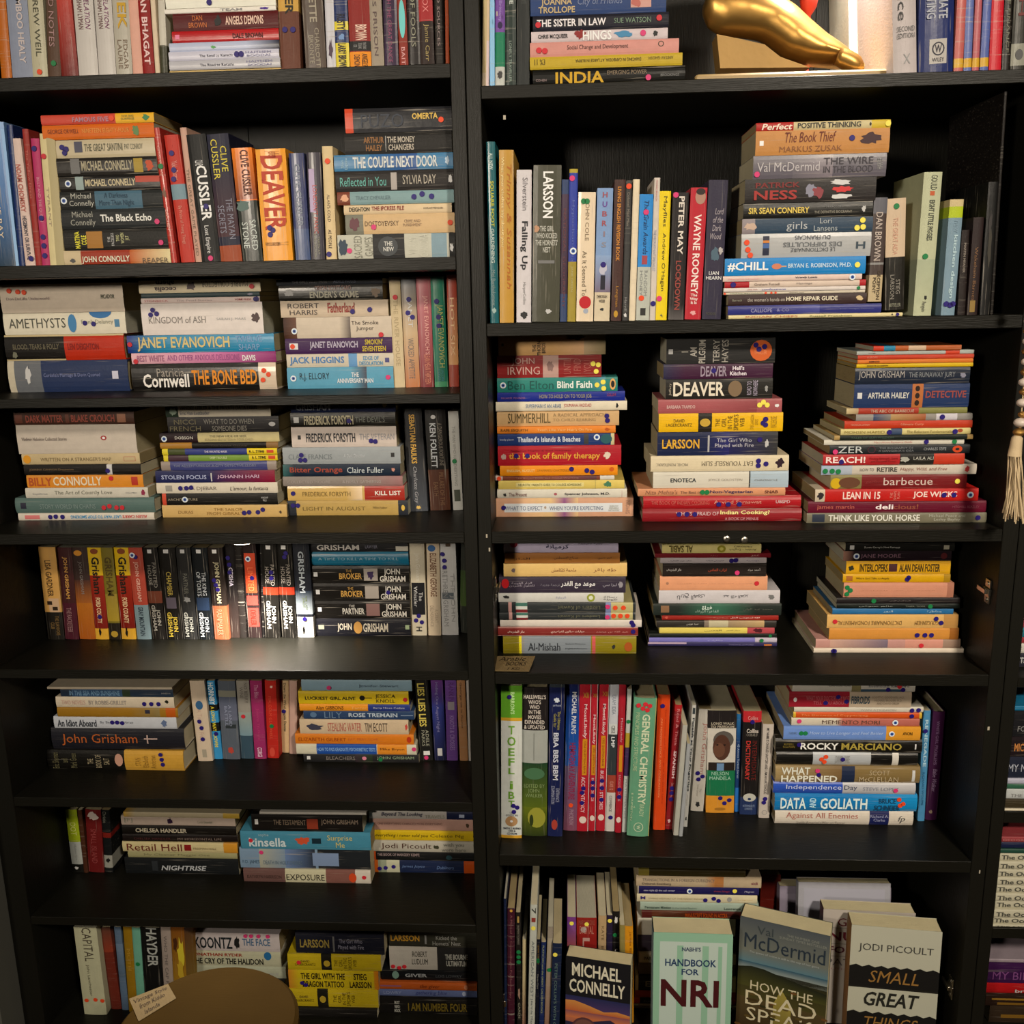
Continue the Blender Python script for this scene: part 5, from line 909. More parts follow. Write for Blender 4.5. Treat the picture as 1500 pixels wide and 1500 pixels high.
stand('R5', 'o', 1430, 'at left end', '''
135 315 132 90;c8ccc8;=0,.22,64a030|=.205,.225,c8a034|=.98,1,c89c34|tb:.04,.18,.45,.65,b8d8a0:BARRON'S|tbr:.255,.31,.35,.65,70a03c:T|tbr:.325,.385,.3,.7,70a03c:O|tbr:.4,.45,.35,.65,70a03c:E|tbr:.465,.515,.35,.65,70a03c:F|tbr:.53,.57,.35,.65,70a03c:L|tbr:.615,.67,.42,.58,70a03c:i|tbr:.685,.735,.35,.65,70a03c:B|tbr:.745,.79,.35,.65,70a03c:T|tr:.82,.85,.25,.8,445:13th/EDITION|e.885,.5,.035,.3,b08c64|e.885,.5,.008,.07,ddd|tbr:.925,.975,.1,.95,343c4c:WITH 2 AUDIO/CDS &/CD-ROM|.07,.4,p .78,.6,p .79,.78,p .82,.62,p;
320 546 325 108 1412;241f20;=.28,.5,a0a4a0|~.5,.8,24442c,586820|~.8,1,64701c,303c18|tbr:.045,.27,.08,.92,c8c0b8:HALLIWELL'S/WHO'S/WHO/IN THE/MOVIES/EXPANDED/& UPDATED|tr:.64,.73,.1,.9,889c6c:EDITED BY/JOHN/WALKER|e.57,.5,.04,.4,4c7454|e.87,.6,.07,.35,98983c|e.89,.4,.04,.08,34401c|#.3,.48,.46,.5,888c88;c
553 684 570 80 1418;1c2450;=0,.02,343c44|tb:.31,.62,.3,.65,c8ccd8:BBA BBS BBM|t:.17,.29,.3,.75,b0a850:The Ultimate/Guide for|t:.66,.78,.2,.75,a0a4b8:ENTRANCE/EXAMINATION|*.1,.5,.02,.22,c8d0dc|tr:.125,.14,.25,.8,a0a8c0:arihant|e.92,.45,.035,.2,a84438;g
692 812 722 78 1365;1c2454;~.0,.3,1c2454,1c4c98|~.3,.55,1c4c98,2c5ca4|~.55,1,685878,7c4c60|tb:.05,.33,.4,.75,c8ccd4:MICHAEL PALIN'S|tb:.39,.78,.3,.75,8c2c50:HEMINGWAY ADVENTURE|.82,.5,o|t:.85,.96,.4,.7,a88c9c:PHOENIX;g
@p30 130 56 75 1368;a82030;tbr:.055,.09,.3,.8,b88038:XII|tb:.13,.36,.35,.7,d8b8bc:MostLikely|#.365,.61,.35,.75,c88c20|t:.38,.6,.45,.65,8c3c20:CBSE QUESTION BANK|tb:.62,.87,.3,.65,d0b0b8:ACCOUNTANCY|e.92,.5,.025,.32,d8c8c0|.7,.5,p .73,.4,p .8,.4,p|#0,1,.94,1,c8b8b8;
@p133 193 157 75 1365;a82030;tbr:.06,.085,.3,.8,b88038:XII|tb:.2,.4,.3,.75,d8b8bc:MostLikely|#.405,.61,.25,.8,c88c20|t:.42,.6,.4,.7,8c3c20:CBSE QUESTION BANK|tb:.63,.79,.3,.65,d0b0b8:ECONOMICS|e.91,.5,.02,.35,d8c8c0|.66,.5,p .7,.5,p .75,.5,p|#0,1,.9,1,c8b8b8;
@p198 282 232 75 1368;a82030;tbr:.05,.08,.3,.9,b88038:XII|tb:.13,.34,.3,.7,d8b8bc:MostLikely|#.345,.565,.3,.75,c88c20|t:.36,.55,.4,.65,8c3c20:CBSE QUESTION BANK|tb:.58,.85,.3,.65,d0b0b8:BUSINESS STUDIES|e.905,.5,.022,.32,d8c8c0|.65,.5,p .7,.5,p .78,.5,p|#0,1,.93,1,c8b8b8;
@p284 361 324 75 1372;b8bcc4;=.265,.335,c0c4c4|=.335,.61,343c40|=.61,.73,984434|=.73,1,c0bcb8|t:.07,.2,.3,.7,7c8494:EXAM IDEA|tb:.35,.42,.3,.7,d8dce0:LMP|t:.275,.325,.3,.7,333:CBSE|t:.65,.71,.3,.7,d0988c:CLASS 12|t:.75,.86,.3,.6,3c3c48:COMMERCE|.9,.5,p;
@p364 422 405 80 1380;a02030;t:.22,.38,.3,.7,d0a8b0:MostLikely|#.4,.58,.3,.8,c88c20|t:.6,.78,.3,.65,c8a0a8:ENGLISH CORE|e.91,.5,.02,.35,d8c8c0|.7,.5,p .75,.5,p;
@p426 466 475 120 1380;b4b8b4;=.3,.4,a89434|=.4,.6,443058|.22,.5,g|t:.62,.9,.3,.7,888c94:MATHEMATICS;
@p470 664 537 205 1420;64987c;tb:.11,.76,.4,.75,ccd4b8:GENERAL CHEMISTRY|t:.1,.52,.1,.28,b0c4a0:PRINCIPLES AND STRUCTURE|t:.68,.88,.1,.3,b8c8a8:4/E HUMISTON|t:.76,.85,.5,.7,b8c8a8:BRADY|e.93,.5,.035,.22,c0ccb0|e.93,.5,.03,.19,64987c|tb:.915,.945,.42,.58,c0ccb0:W|.05,.2,r .04,.5,r .07,.4,r .05,.7,r .08,.6,r|#0,1,.97,1,b8ac70;c
@p700 806 745 170 1360;c84818;t:.17,.75,.3,.45,e09060:ON NONVIOLENCE AND COMPASSION|t:.1,.8,.6,.75,b83c14:The Wisdom and Teachings of the Dalai Lama|.08,.4,p;
@p808 868 897 262 1355;841c24;=0,.05,a82428|t:.03,.32,.3,.7,c88488:Read & Think|tb:.36,.58,.3,.75,d8c0c4:SPANISH|t:.62,.75,.35,.7,b8888c:Second Edition|.66,.5,p .7,.5,p .75,.5,p|*.93,.5,.02,.3,caa;
@p880 925 962 440 1410;a8a8a0;;
@p928 962 1000 600 1415;989ca0;;
@p966 1003 1045 262 1330;b8b8b4;tb:.1,.7,.2,.8,2c343c:Facelift at Your Fingertips|t:.73,.82,.3,.6,999:Capse|#.02,.07,.2,.8,3c4448|*.93,.5,.02,.25,333;
@p1032 1143 1108 300 1197;c0bcb4;t:.13,.63,.35,.8,b07c74:John Grisham|t:.73,.85,.3,.7,9c9890:The/Street Lawyer|.62,.3,p .65,.7,p .68,.4,p|*.93,.5,.03,.2,333;
@q325 572 345 308 1208;241f20;=.17,.58,c0bcb4|=.58,.83,1c704c|=.83,1,c88c30|tbr:.11,.165,.1,.92,b0a898:LONG WALK/TO FREEDOM|tr:.59,.67,.1,.85,a8d0bc:NELSON/MANDELA|e.28,.56,.085,.36,5c5854|e.355,.5,.125,.31,54382c|e.38,.42,.07,.2,684838|*.33,.35,.012,.05,241814|*.33,.6,.012,.05,241814|#.415,.422,.35,.6,3c201c|#.5,.58,.05,.98,2c2420|#.51,.58,.35,.6,6c8cb0|.85,.5,p .87,.82,p .9,.65,p|e.96,.5,.015,.2,a07028;
@q576 617 598 340 1198;1c3c6c;~0,.3,2c6ca0,1c3c6c|t:.3,.65,.3,.75,a8b4c8:45 Amnes Turkish Series|=.75,1,2c6cb4;
@q623 781 658 315 1225;1c1818;=0,.105,b02c34|=.83,1,24345c|tb:.28,.66,.2,.45,b43c34:DICTIONARY|t:.28,.66,.55,.8,6c2420:INTERMEDIATE|tbr:.165,.205,.2,.85,ccc4bc:Collins|tr:.21,.235,.2,.8,8c8880:COBUILD|e.83,.5,.04,.36,b8b8b0|e.845,.5,.012,.1,24345c|tr:.045,.08,.25,.8,d8a0a0:Collins|.1,.5,p|tr:.9,.95,.15,.8,8c9cb8:INTERMEDIATE/LEARNERS;
@q790 885 830 430 1255;b8b0a8;tb:.04,.74,.35,.6,4c4848:MY NAME IS CHARLES SAATCHI AND I AM AN ARTOHOLIC|.79,.5,p .83,.4,p|e.94,.5,.025,.25,888|e.94,.5,.02,.2,b8b0a8;
''')
stack('R5', 's', 548, 'stack beside purple upright', '''
@r205 1108 62;c0bcb4;=.485,.56,847c58|t:.3,.47,.7,.9,333:DAMNATION|t:.62,.95,.6,.9,445:fivemouth full store|#.56,.9,0,.35,3c5468|.78,.3,p .9,.25,p .87,.7,r;
@r182 1080 120;982434;=.495,1,b8a894|tb:.51,.66,.25,.75,2c4c5c:FIBROIDS|t:.14,.49,.45,.75,b86c74:WHAT YOUR DOCTOR MAY NOT|t:.2,.47,.2,.42,b86c74:TELL YOU ABOUT|t:.68,.94,.2,.75,8c8070:SCOTT C. GOODWIN, M.D./MICHAEL BRODER, M.D./AND DAVID DRUM|.47,.4,p .4,.7,p .3,.3,p|e.05,.5,.015,.15,ddd;
@r218 1170 233;c4c0b4;t:.52,.79,.3,.65,a8a49c:IVAN ATKINSON|.91,.4,p .96,.5,p;
@r212 1155 272;c4541c;=0,.02,c8a83c|=.98,1,c8a83c|t:.06,.58,.3,.75,dc9464:The Elements of Copywriting|.92,.5,p;
@r200 1140 315;c4bcac;~.35,.4,c4bcac,b87468|=.4,1,b0685c|t:.24,.69,.25,.75,5c443c:MEMENTO MORI|.06,.6,k .81,.5,w|e.81,.5,.02,.4,301c1c;
@r140 1145 372;6c8cc8;=.75,1,d09430|ti:.19,.73,.35,.65,b0c4e4:How to Live Longer and Feel Better|t:.04,.1,.4,.6,6c84a8:PAULING|.13,.5,g .16,.5,g .79,.5,w|tb:.87,.94,.4,.65,5c4418:AVON;
@r85 1160 470;1c1a17;tb:.17,.43,.25,.75,e4e4e0:ROCKY|tb:.45,.86,.25,.75,a89848:MARCIANO|t:.05,.13,.35,.7,8c7c38:RUSSELL/SULLIVAN|#.95,.96,.3,.7,ccc|.16,.6,p;cg
@r90 1130 570;1a1917;=.26,.67,acb0b4|=.82,.865,ccc8c0|.32,.5,o .35,.7,o .34,.3,o|t:.42,.52,.2,.8,999:DAVID HARE|.47,.5,p;cg
80 1142 112;847048;~.0,.5,9c8860,786040|tb:.04,.24,.5,.95,dcdcd0:WHAT|tb:.04,.43,.05,.45,dcdcd0:HAPPENED|#.46,.55,0,1,24304c|t:.65,.79,.5,.8,b8a888:SCOTT|t:.58,.85,.1,.4,b8a888:McCLELLAN|#.945,.965,.1,.8,ccc|.29,.75,k .3,.5,p;cg
65 1108 232;3054b0;=.49,1,b8b8bc|t:.09,.48,.3,.8,c8d0e8:Independence|t:.5,.59,.3,.8,3c4460:Day|t:.63,.88,.35,.65,888c98:STEVE LOPEZ|.86,.4,k;cg
75 1122 318;1878b4;~.5,1,1878b4,1c8cc4|tb:.04,.22,.15,.8,d8ecf4:DATA|tbr:.245,.29,.2,.8,b8dcec:AND|tb:.32,.65,.15,.8,d8ecf4:GOLIATH|tb:.73,.85,.5,.8,1c4868:BRUCE|tb:.7,.88,.1,.4,1c4868:SCHNEIER|.87,.75,o .9,.5,o .88,.4,o;cg
80 1095 442;ccc4b8;=.685,.825,1c2458|t:.08,.6,.35,.85,b07468:Against All Enemies|t:.16,.51,.08,.25,888078:Inside America's War on Terror|t:.69,.82,.3,.75,a0a4c4:Richard A./Clarke|ti:.89,.94,.2,.7,555:fp;c
''')
stand('R5', 'r', 1065, 'at right end', '''
1124 1175 1170 258 1068;4c88b0;tb:.08,.5,.25,.7,b0ccd8:RENEGADE|tb:.55,.85,.3,.6,2c6488:RICHARD WOLFFE|.18,.3,p;
1180 1266 1243 268 1060;441c44;t:.08,.48,.3,.55,8c7094:WHITE GIRL PROBLEMS|ti:.52,.73,.3,.65,9c84a4:Babe Walker|*.92,.4,.02,.2,987;c
''')
# ---------------------------------------------------------------- bottom shelf of the right bookcase
stand('R6', 't', 1500, 'at left end', '''
172 196 165 405;202c4c;;y.02
198 262 200 488;441c2c;t:.05,.7,.3,.65,8c5c60:A Manual of Counselling in Psychotherapy|e.02,.5,.01,.2,c89c40;gy.02
285 328 272 522;201c1a;t:.1,.25,.3,.7,888478:REPERTOIRES|#.03,.08,.3,.7,a88c50|.31,.5,g .35,.5,g .39,.5,g|*.65,.5,.05,.3,9c8070|t:.72,.85,.3,.7,998:CARDS;y.02
330 362 333 760;b8ac88;~.4,1,b8ac88,84504c;y.02
380 440 402 455;b4b8b0;t:.02,.06,.2,.8,2c2c2c:7|t:.25,.65,.3,.7,6c7478:AMERICAN WEST|t:.66,.9,.3,.7,6c7478:Jeannie Marion|#.09,.12,.2,.8,8c3c34|.16,.5,y;y.0
442 474 458 760;1c2030;t:.05,.25,.3,.7,a08040:LEARN THE ART|t:.35,.5,.3,.7,a8a8a0:Martin Clark|.2,.4,g .22,.5,g;y.02
476 522 495 790;1c2c5c;tb:.03,.75,.3,.65,8c9478:PLATO Oh! and the GREAT CALVIN BOOKS;y.02
525 572 555 650;90887c;~.1,.9,a09888,8c6c5c|.38,.7,g;y.02
577 658 598 800;1c2844;t:.2,.95,.3,.6,68807c:PETER COLLIN'S WITH CANS|.11,.3,y;y.01
''')
stand('R6', 't', 1500, 'behind the Connelly cover', '''
725 802 725 565;743c84;~.05,.4,70489c,b8602c|~.4,1,b8602c,2c1c1c|.06,.5,y|t:.3,.4,.3,.7,c89060:CHERRY;y.08
812 985 808 568;8c2420;tb:.2,.6,.3,.65,b8948c:LIFE|tr:.02,.07,.1,.9,a05c50:MARY HIGGINS|tr:.08,.16,.15,.85,b87c70:DIGITAL|e.12,.35,.03,.15,aaa|.06,.5,y;y.08
992 1062 1000 553;b09874;t:.1,.24,.4,.7,7c684c:KATE|t:.3,.5,.4,.7,7c684c:BAER|~.2,.9,b09874,8c7060;y.08
1066 1117 1075 550;2c2440;.05,.5,y;y.08
1124 1186 1126 516;1c1a1a;tb:.35,.62,.3,.75,ccc8c4:UnTIL|.22,.3,g|*.08,.5,.04,.3,ccc;y.08
1190 1236 1188 636;8c8048;~.1,.6,8c8048,6c6848;y.06
1240 1312 1232 645;c88c1c;t:.05,.5,.5,.8,a06818:James Ellroy Cold;y.06
''')
stack('R6', 'u', 1620, 'middle back stack', '''
158 1140 92;8c8038;=.1,1,3c3418;
138 1285 152;b0a088;~.55,.63,b0a088,b07c4c|=.63,.7,a87444|t:.05,.63,.5,.78,7c746c:TRANSACTIONS IN A FOREIGN CURRENCY|t:.05,.28,.12,.38,4c4440:Deborah Eisenberg|tb:.92,.97,.35,.6,7c3c50:sidi;
150 1265 252;201c54;=0,.01,a8a094|tb:.05,.31,.35,.65,a8a8c0:one night @ the call center|t:.63,.76,.35,.65,983c54:chetan bhagat|.8,.6,y .43,.5,w|ti:.88,.96,.35,.65,b0b0c8:Magnus;
145 1248 325;c8c0a4;tb:.03,.07,.35,.75,44387c:M|t:.1,.56,.4,.6,a89c7c:LIVING HISTORY OF THE GREAT INDIAN|t:.84,.96,.4,.55,b8a070:Longman|.57,.4,p .64,.6,p .68,.35,p|e.77,.5,.02,.3,999;
175 1260 400;9cacA0;tb:.04,.26,.25,.55,4c5c54:Permanent Mission|t:.27,.48,.25,.5,7c8c84:to the United Nations|tb:.71,.85,.25,.55,4c5c54:Lawrence;
190 1115 475;54201c;=.1,.45,5c301c|tb:.43,.85,.2,.8,b8541c:MANUSCRIPT FOUND IN ACCRA;
150 1050 545;b8b4a8;tb:.86,.95,.4,.7,444:19;
150 1050 700;38303c;;
165 1050 850;a8a090;tb:.05,.2,.35,.65,444:PARKER;
165 1050 945;5c544c;;
130 1050 1065;c0b88c;=.03,.8,201f1c|tb:.1,.3,.3,.7,8c8878:EPIC;
130 1050 1200;a04030;;
115 1050 1275;b03c20;=.06,.9,1c1918|t:.1,.25,.35,.65,888:DAWN;
110 1050 1350;a8a48c;=.05,.9,8c8478;
110 1050 1500;605850;;
''', Y=.10)

# books that stand with the front cover to the room
def facing(x0, x1, yt, Y, T, row, base, art, label, yaw=0, lean=.10, zb=None, hh=None, spine=None, opts='', asp=1.4):
    zf = shelf_z(row)+.0004+T*math.sin(lean) if zb is None else zb
    a, b = at(x0, yt, Y), at(x1, yt, Y); Wd = (b.x-a.x)/math.cos(math.radians(yaw)); Ht = (a.z-zf)/math.cos(lean) if hh is None else hh
    r = empty('book'); bc = hexc(base); sp = hexc(spine) if spine else bc
    ct = .0007; mb = MB()
    mb.box((0, 0, 0), (Wd, ct, Ht), bc); mb.box((0, T-ct, 0), (Wd, T, Ht), bc)
    n = 5; rows = []
    for i in range(n+1):
        yy = T*i/n; rows.append([(-.0015*math.sin(PI*i/n), yy, 0), (-.0015*math.sin(PI*i/n), yy, Ht)])
    mb.grid(rows[::-1], col=sp); mb.grid([[(x+ct, y, z) for x, y, z in q] for q in rows], col=sp)
    mb.build('cover', M_GLOSS if 'g' in opts else M_MATT, r)
    pg = MB(); pg.box((ct+.0003, ct+.0001, .0003), (Wd-.001, T-ct-.0001, Ht-.0006), hexc('d8cda8')); o = pg.build('page_block', M_PAGEF, r)
    pr, tx = MB(), MB(); art(pr, tx, Wd, Wd*asp)
    for m_ in (pr, tx): m_.v = [(x, y, max(z+Ht-Wd*asp, .0004)) for x, y, z in m_.v]
    if pr.f: pr.build('cover_print', M_INK, r)
    if tx.f: tx.build('lettering', M_INK, r)
    if spine:
        s2 = MB()
    r.location = (a.x, Y, zf); r.rotation_euler = (-lean, 0, math.radians(yaw))
    tag(r, label, 'book', 'books facing the room, bottom shelf of right bookcase')
    return r
M_PAGEF = mat('page_edges_fore', None, .85, bump=.9, bscale=60, spec=.1, stripes=(1, 45, 1), var=.3)
def tx_(mb, s, W_, H_, u0, u1, v0, v1, c, fl=''): put_text(mb, s, u0*W_, u1*W_, v0*H_, v1*H_, hexc(c), fl, y=-.0012)
def band(mb, W_, H_, v0, v1, c0, c1=None, u0=0, u1=1, y=-.0004):
    c0 = hexc(c0); c1 = hexc(c1) if c1 else c0; mb.face([(u0*W_, y, v0*H_), (u1*W_, y, v0*H_), (u1*W_, y, v1*H_), (u0*W_, y, v1*H_)], [c0, c0, c1, c1])
def ridge(mb, W_, H_, pts, v0, c, c2=None, y=-.0006):                # a skyline: polygon strip from v0 up to the given heights
    for (ua, va), (ub, vb) in zip(pts, pts[1:]):
        mb.face([(ua*W_, y, v0*H_), (ub*W_, y, v0*H_), (ub*W_, y, vb*H_), (ua*W_, y, va*H_)], [hexc(c2 or c)]*2+[hexc(c)]*2)
def art_connelly(p, t, w, h):
    band(p, w, h, .62, 1, '1c1c20'); band(p, w, h, .5, .62, '4c3c68', '2c3058'); band(p, w, h, .4, .5, 'c87848', '4c3c68'); band(p, w, h, .2, .4, '40344c', 'b87050'); band(p, w, h, 0, .2, '201c24')
    ridge(p, w, h, [(0, .57), (.15, .575), (.35, .545), (.6, .5), (.8, .52), (1, .5)], .47, 'c88c4c', 'b8643c', y=-.0008)
    ridge(p, w, h, [(0, .36), (.2, .35), (.5, .4), (.7, .43), (.85, .38), (1, .36)], .1, '34304c', '1c1c24', y=-.0010)
    ell(p, .3*w, .3*h, .2*w, .12*h, hexc('5c3c40'), y=-.0013, n=24); ell(p, .3*w, .3*h, .17*w, .1*h, hexc('745048'), y=-.0014, n=24)
    tx_(t, 'MICHAEL', w, h, .1, .86, .82, .95, 'd4d0bc', 'b'); tx_(t, 'CONNELLY', w, h, .06, .92, .66, .79, 'd4d0bc', 'b')
def art_nri(p, t, w, h):
    band(p, w, h, 0, 1, '90b8a0'); band(p, w, h, 0, .93, 'b8c8c0', None, .08, .93, -.0006)
    for a, b in ((.3, .38), (.62, .7), (.82, .87)): band(p, w, h, .0, .9, '90b8a0', None, a, b, -.0008)
    for v in (.08, .2): pass
    tx_(t, 'NABHI\'S', w, h, .36, .6, .855, .89, '48546c', 'b'); tx_(t, 'HANDBOOK', w, h, .15, .8, .73, .79, '2c4468', 'b'); tx_(t, 'FOR', w, h, .36, .58, .66, .71, '2c4468', 'b')
    tx_(t, 'NRI', w, h, .1, .84, .4, .62, '4c1c20', 'b'); put_text(t, 'NRI', .1*w, .84*w, .395*h, .615*h, hexc('4c1c20'), 'b', y=-.0010)
def art_mcd(p, t, w, h):
    band(p, w, h, .72, 1, '70746c', '50565c'); band(p, w, h, .62, .72, '5c7c88', '70746c'); band(p, w, h, .52, .62, 'a8b0a8', '2c5468'); band(p, w, h, .3, .56, '4c4824', '2c2c1c'); band(p, w, h, 0, .3, '3c2c18', '54482c')
    ridge(p, w, h, [(0, .56), (.15, .585), (.3, .58), (.5, .55), (.75, .52), (1, .49)], .4, '24281c', '4c4c24', y=-.0008)
    ridge(p, w, h, [(.42, .3), (.5, .44), (.56, .38), (.62, .3)], .1, '9c9048', '7c7038', y=-.0009)
    for i in range(26):
        q = random.random; ell(p, q()*w, (.04+.4*q())*h, .04*w, .012*h, hexc(random.choice(['5c4c24', '34341c', '6c4c28', '44381c'])), y=-.0010-.00002*i, n=8)
    tx_(t, 'Val', w, h, .2, .38, .88, .95, '40484c'); tx_(t, 'McDermid', w, h, .06, .96, .74, .87, '2c3844'); tx_(t, 'THE NUMBER ONE/SUNDAY TIMES BESTSELLER', w, h, .45, .97, .885, .935, '8c9088')
    tx_(t, 'The queen of crime is still at the top of her game', w, h, .12, .9, .7, .722, 'a8b0b0')
    tx_(t, 'HOW THE', w, h, .15, .85, .38, .46, 'ccc4a8'); tx_(t, 'DEAD', w, h, .1, .9, .24, .365, 'ccc4a8'); tx_(t, 'SPEAK', w, h, .12, .88, .1, .22, 'ccc4a8')
def art_small(p, t, w, h):
    band(p, w, h, 0, 1, 'b4b4a4')
    for a, b in ((.5, .67), (.1, .28)):
        ridge(p, w, h, [(i/14, b+(.012 if i % 2 else -.006)) for i in range(15)], a, '1c1b1a', y=-.0006)
        ridge(p, w, h, [(i/17, a+.002) for i in range(18)], a-.012, '24221f', y=-.0007)
    tx_(t, 'JODI PICOULT', w, h, .09, .92, .785, .86, '4c4c48'); tx_(t, 'SMALL', w, h, .22, .78, .54, .64, '94703c', 'i'); tx_(t, 'GREAT', w, h, .18, .8, .34, .46, '2c2c28', 'bi'); tx_(t, 'THINGS', w, h, .2, .8, .15, .25, '94703c', 'i')
def art_pat(p, t, w, h):
    band(p, w, h, 0, 1, 'b4aca4')
    for v in (.84, .7, .59): band(p, w, h, v, v+.004, '706c68', None, .04, .96, -.0008)
    tx_(t, 'GOODBYE', w, h, .16, .9, .86, .93, '6c2430'); tx_(t, 'NURSERY', w, h, .07, .93, .73, .81, '6c2430', 'b'); tx_(t, 'FOR MY', w, h, .07, .6, .62, .68, '5c2430', 'b'); tx_(t, 'PATTERSON', w, h, .05, .95, .51, .57, '6c6468'); tx_(t, 'AUTHOR OF THE', w, h, .05, .7, .47, .49, 'a07c80')
def art_plain(c):
    def f(p, t, w, h): band(p, w, h, .05, .95, c, None, .06, .94)
    return f
X = lambda c, x: CR[c][0]+x/CR[c][2]
Yq = lambda c, y: CR[c][1]+y/CR[c][2]
facing(X('t', 705), X('t', 1272), Yq('t', 925), .022, .034, 'R6', '1c1c22', art_connelly, 'small black and sunset paperback cover reading MICHAEL CONNELLY, bottom shelf', yaw=-11, lean=.05, opts='g', asp=1.72)
facing(X('u', 300), X('u', 1028), Yq('u', 682), .006, .046, 'R6', '90b8a0', art_nri, 'mint green handbook with large maroon letters NRI on its cover', yaw=-1, lean=.03, spine='7c9cac', asp=1.74)
facing(X('v', 96), X('v', 602), Yq('v', 362), .050, .044, 'R6', '50564c', art_mcd, 'paperback with stormy moorland cover reading HOW THE DEAD SPEAK', yaw=-20, lean=.05, opts='g', asp=1.44)
facing(X('v', 618), X('v', 1175), Yq('v', 322), .072, .032, 'R6', 'b4aca4', art_pat, 'white hardback cover with maroon capitals, half hidden behind the striped one', yaw=-3, lean=.05, spine='541c24', asp=1.4)
facing(X('v', 788), X('v', 1325), Yq('v', 415), .018, .040, 'R6', 'b4b4a4', art_small, 'black and white striped paperback cover with bronze words SMALL GREAT THINGS', yaw=-6, lean=.04, spine='8c6434', asp=1.55)
facing(X('v', 360), X('v', 1050), Yq('v', 205), .16, .03, 'R6', '8c8494', art_plain('9890a0'), 'grey folder-like book standing at the back, its top behind the white hardback', lean=.12)
facing(X('v', 480), X('v', 1052), Yq('v', 190), .115, .02, 'R6', 'a0a0a8', art_plain('a8a8b4'), 'pale grey book standing in front of the grey folder-like book', lean=.12)
facing(X('v', 232), X('v', 352), Yq('v', 95), .2, .05, 'R6', '5c1810', art_plain('54140c'), 'dark red book standing deep in the shelf beside the middle stack', lean=.02)

# ---------------------------------------------------------------- third bookcase, cut by the frame
def edge_stack(row, yb, name, lines):
    b = '\n'.join('%g %g %g;%s;%s;%s' % l for l in lines); stack(row, '0', yb, name, b)
edge_stack('F2', 978, 'leftmost stack', [
 (1497, 1660, 905, 'b04c5c', '', ''), (1496, 1655, 920, '2c7c8c', '', ''), (1497, 1650, 934, '9c3840', '', ''), (1496, 1670, 943, 'ccc8c0', '', ''), (1493, 1680, 957, '30303c', 'tb:.01,.3,.3,.7,ccc:TRIAL BY FIRE', '')])
edge_stack('F3', 1200, 'leftmost stack', [
 (1485, 1650, 1034, '1c6c90', '', ''), (1482, 1650, 1041, '1c1c20', 't:.05,.3,.2,.4,888:FORSYTH', ''), (1478, 1650, 1080, '241c20', 'tb:.03,.5,.3,.7,b87c48:MICHAEL CRICHTON', 'g'), (1476, 1650, 1109, '242838', 't:.0,.5,.3,.65,a8acb8:MY NAME IS RED', ''),
 (1473, 1650, 1141, 'a8a8b8', '', ''), (1473, 1650, 1149, '34604c', '#.2,.9,0,.3,ccc', ''), (1471, 1650, 1157, 'b0b4b4', 't:.05,.5,.2,.5,888:THE KITE RUNNER', ''), (1471, 1650, 1172, '3c3424', '', ''), (1468, 1650, 1185, 'c8c0ac', '', 'c')])
oc = 'tb:%s,.72,.2,.75,54544c:The Ocean World'
edge_stack('F4', 1368, 'white stack of one title', [(1465, 1630, 1228, '8c3c40', 't:.02,.6,.3,.7,b87c7c:GEOGRAPHY LESSONS', ''), (1465, 1630, 1236, '1c2444', '', ''), (1463, 1630, 1245, '24483c', '', '')]+
 [(1462.5-i*1.2, 1600, 1251+i*11.7, 'b8b4a0', oc % ('.02' if i % 3 else '.03'), '') for i in range(10)])
edge_stack('F5', 1500, 'leftmost stack', [(1446, 1620, 1407, '948890', '', ''), (1446, 1620, 1412, '3c1848', 't:.05,.8,.2,.6,7c4c80:MY BILLIONAIRE', ''), (1444, 1620, 1441, 'a8181c', 'tb:.25,.42,.1,.4,bbb:brief', ''), (1444, 1620, 1457, '2c1c14', '#.1,.9,.1,.3,7c5c20|#.05,.8,.5,.65,8c6c28', ''), (1450, 1620, 1475, '34281c', '#.1,.9,.3,.5,7c5c20', '')])

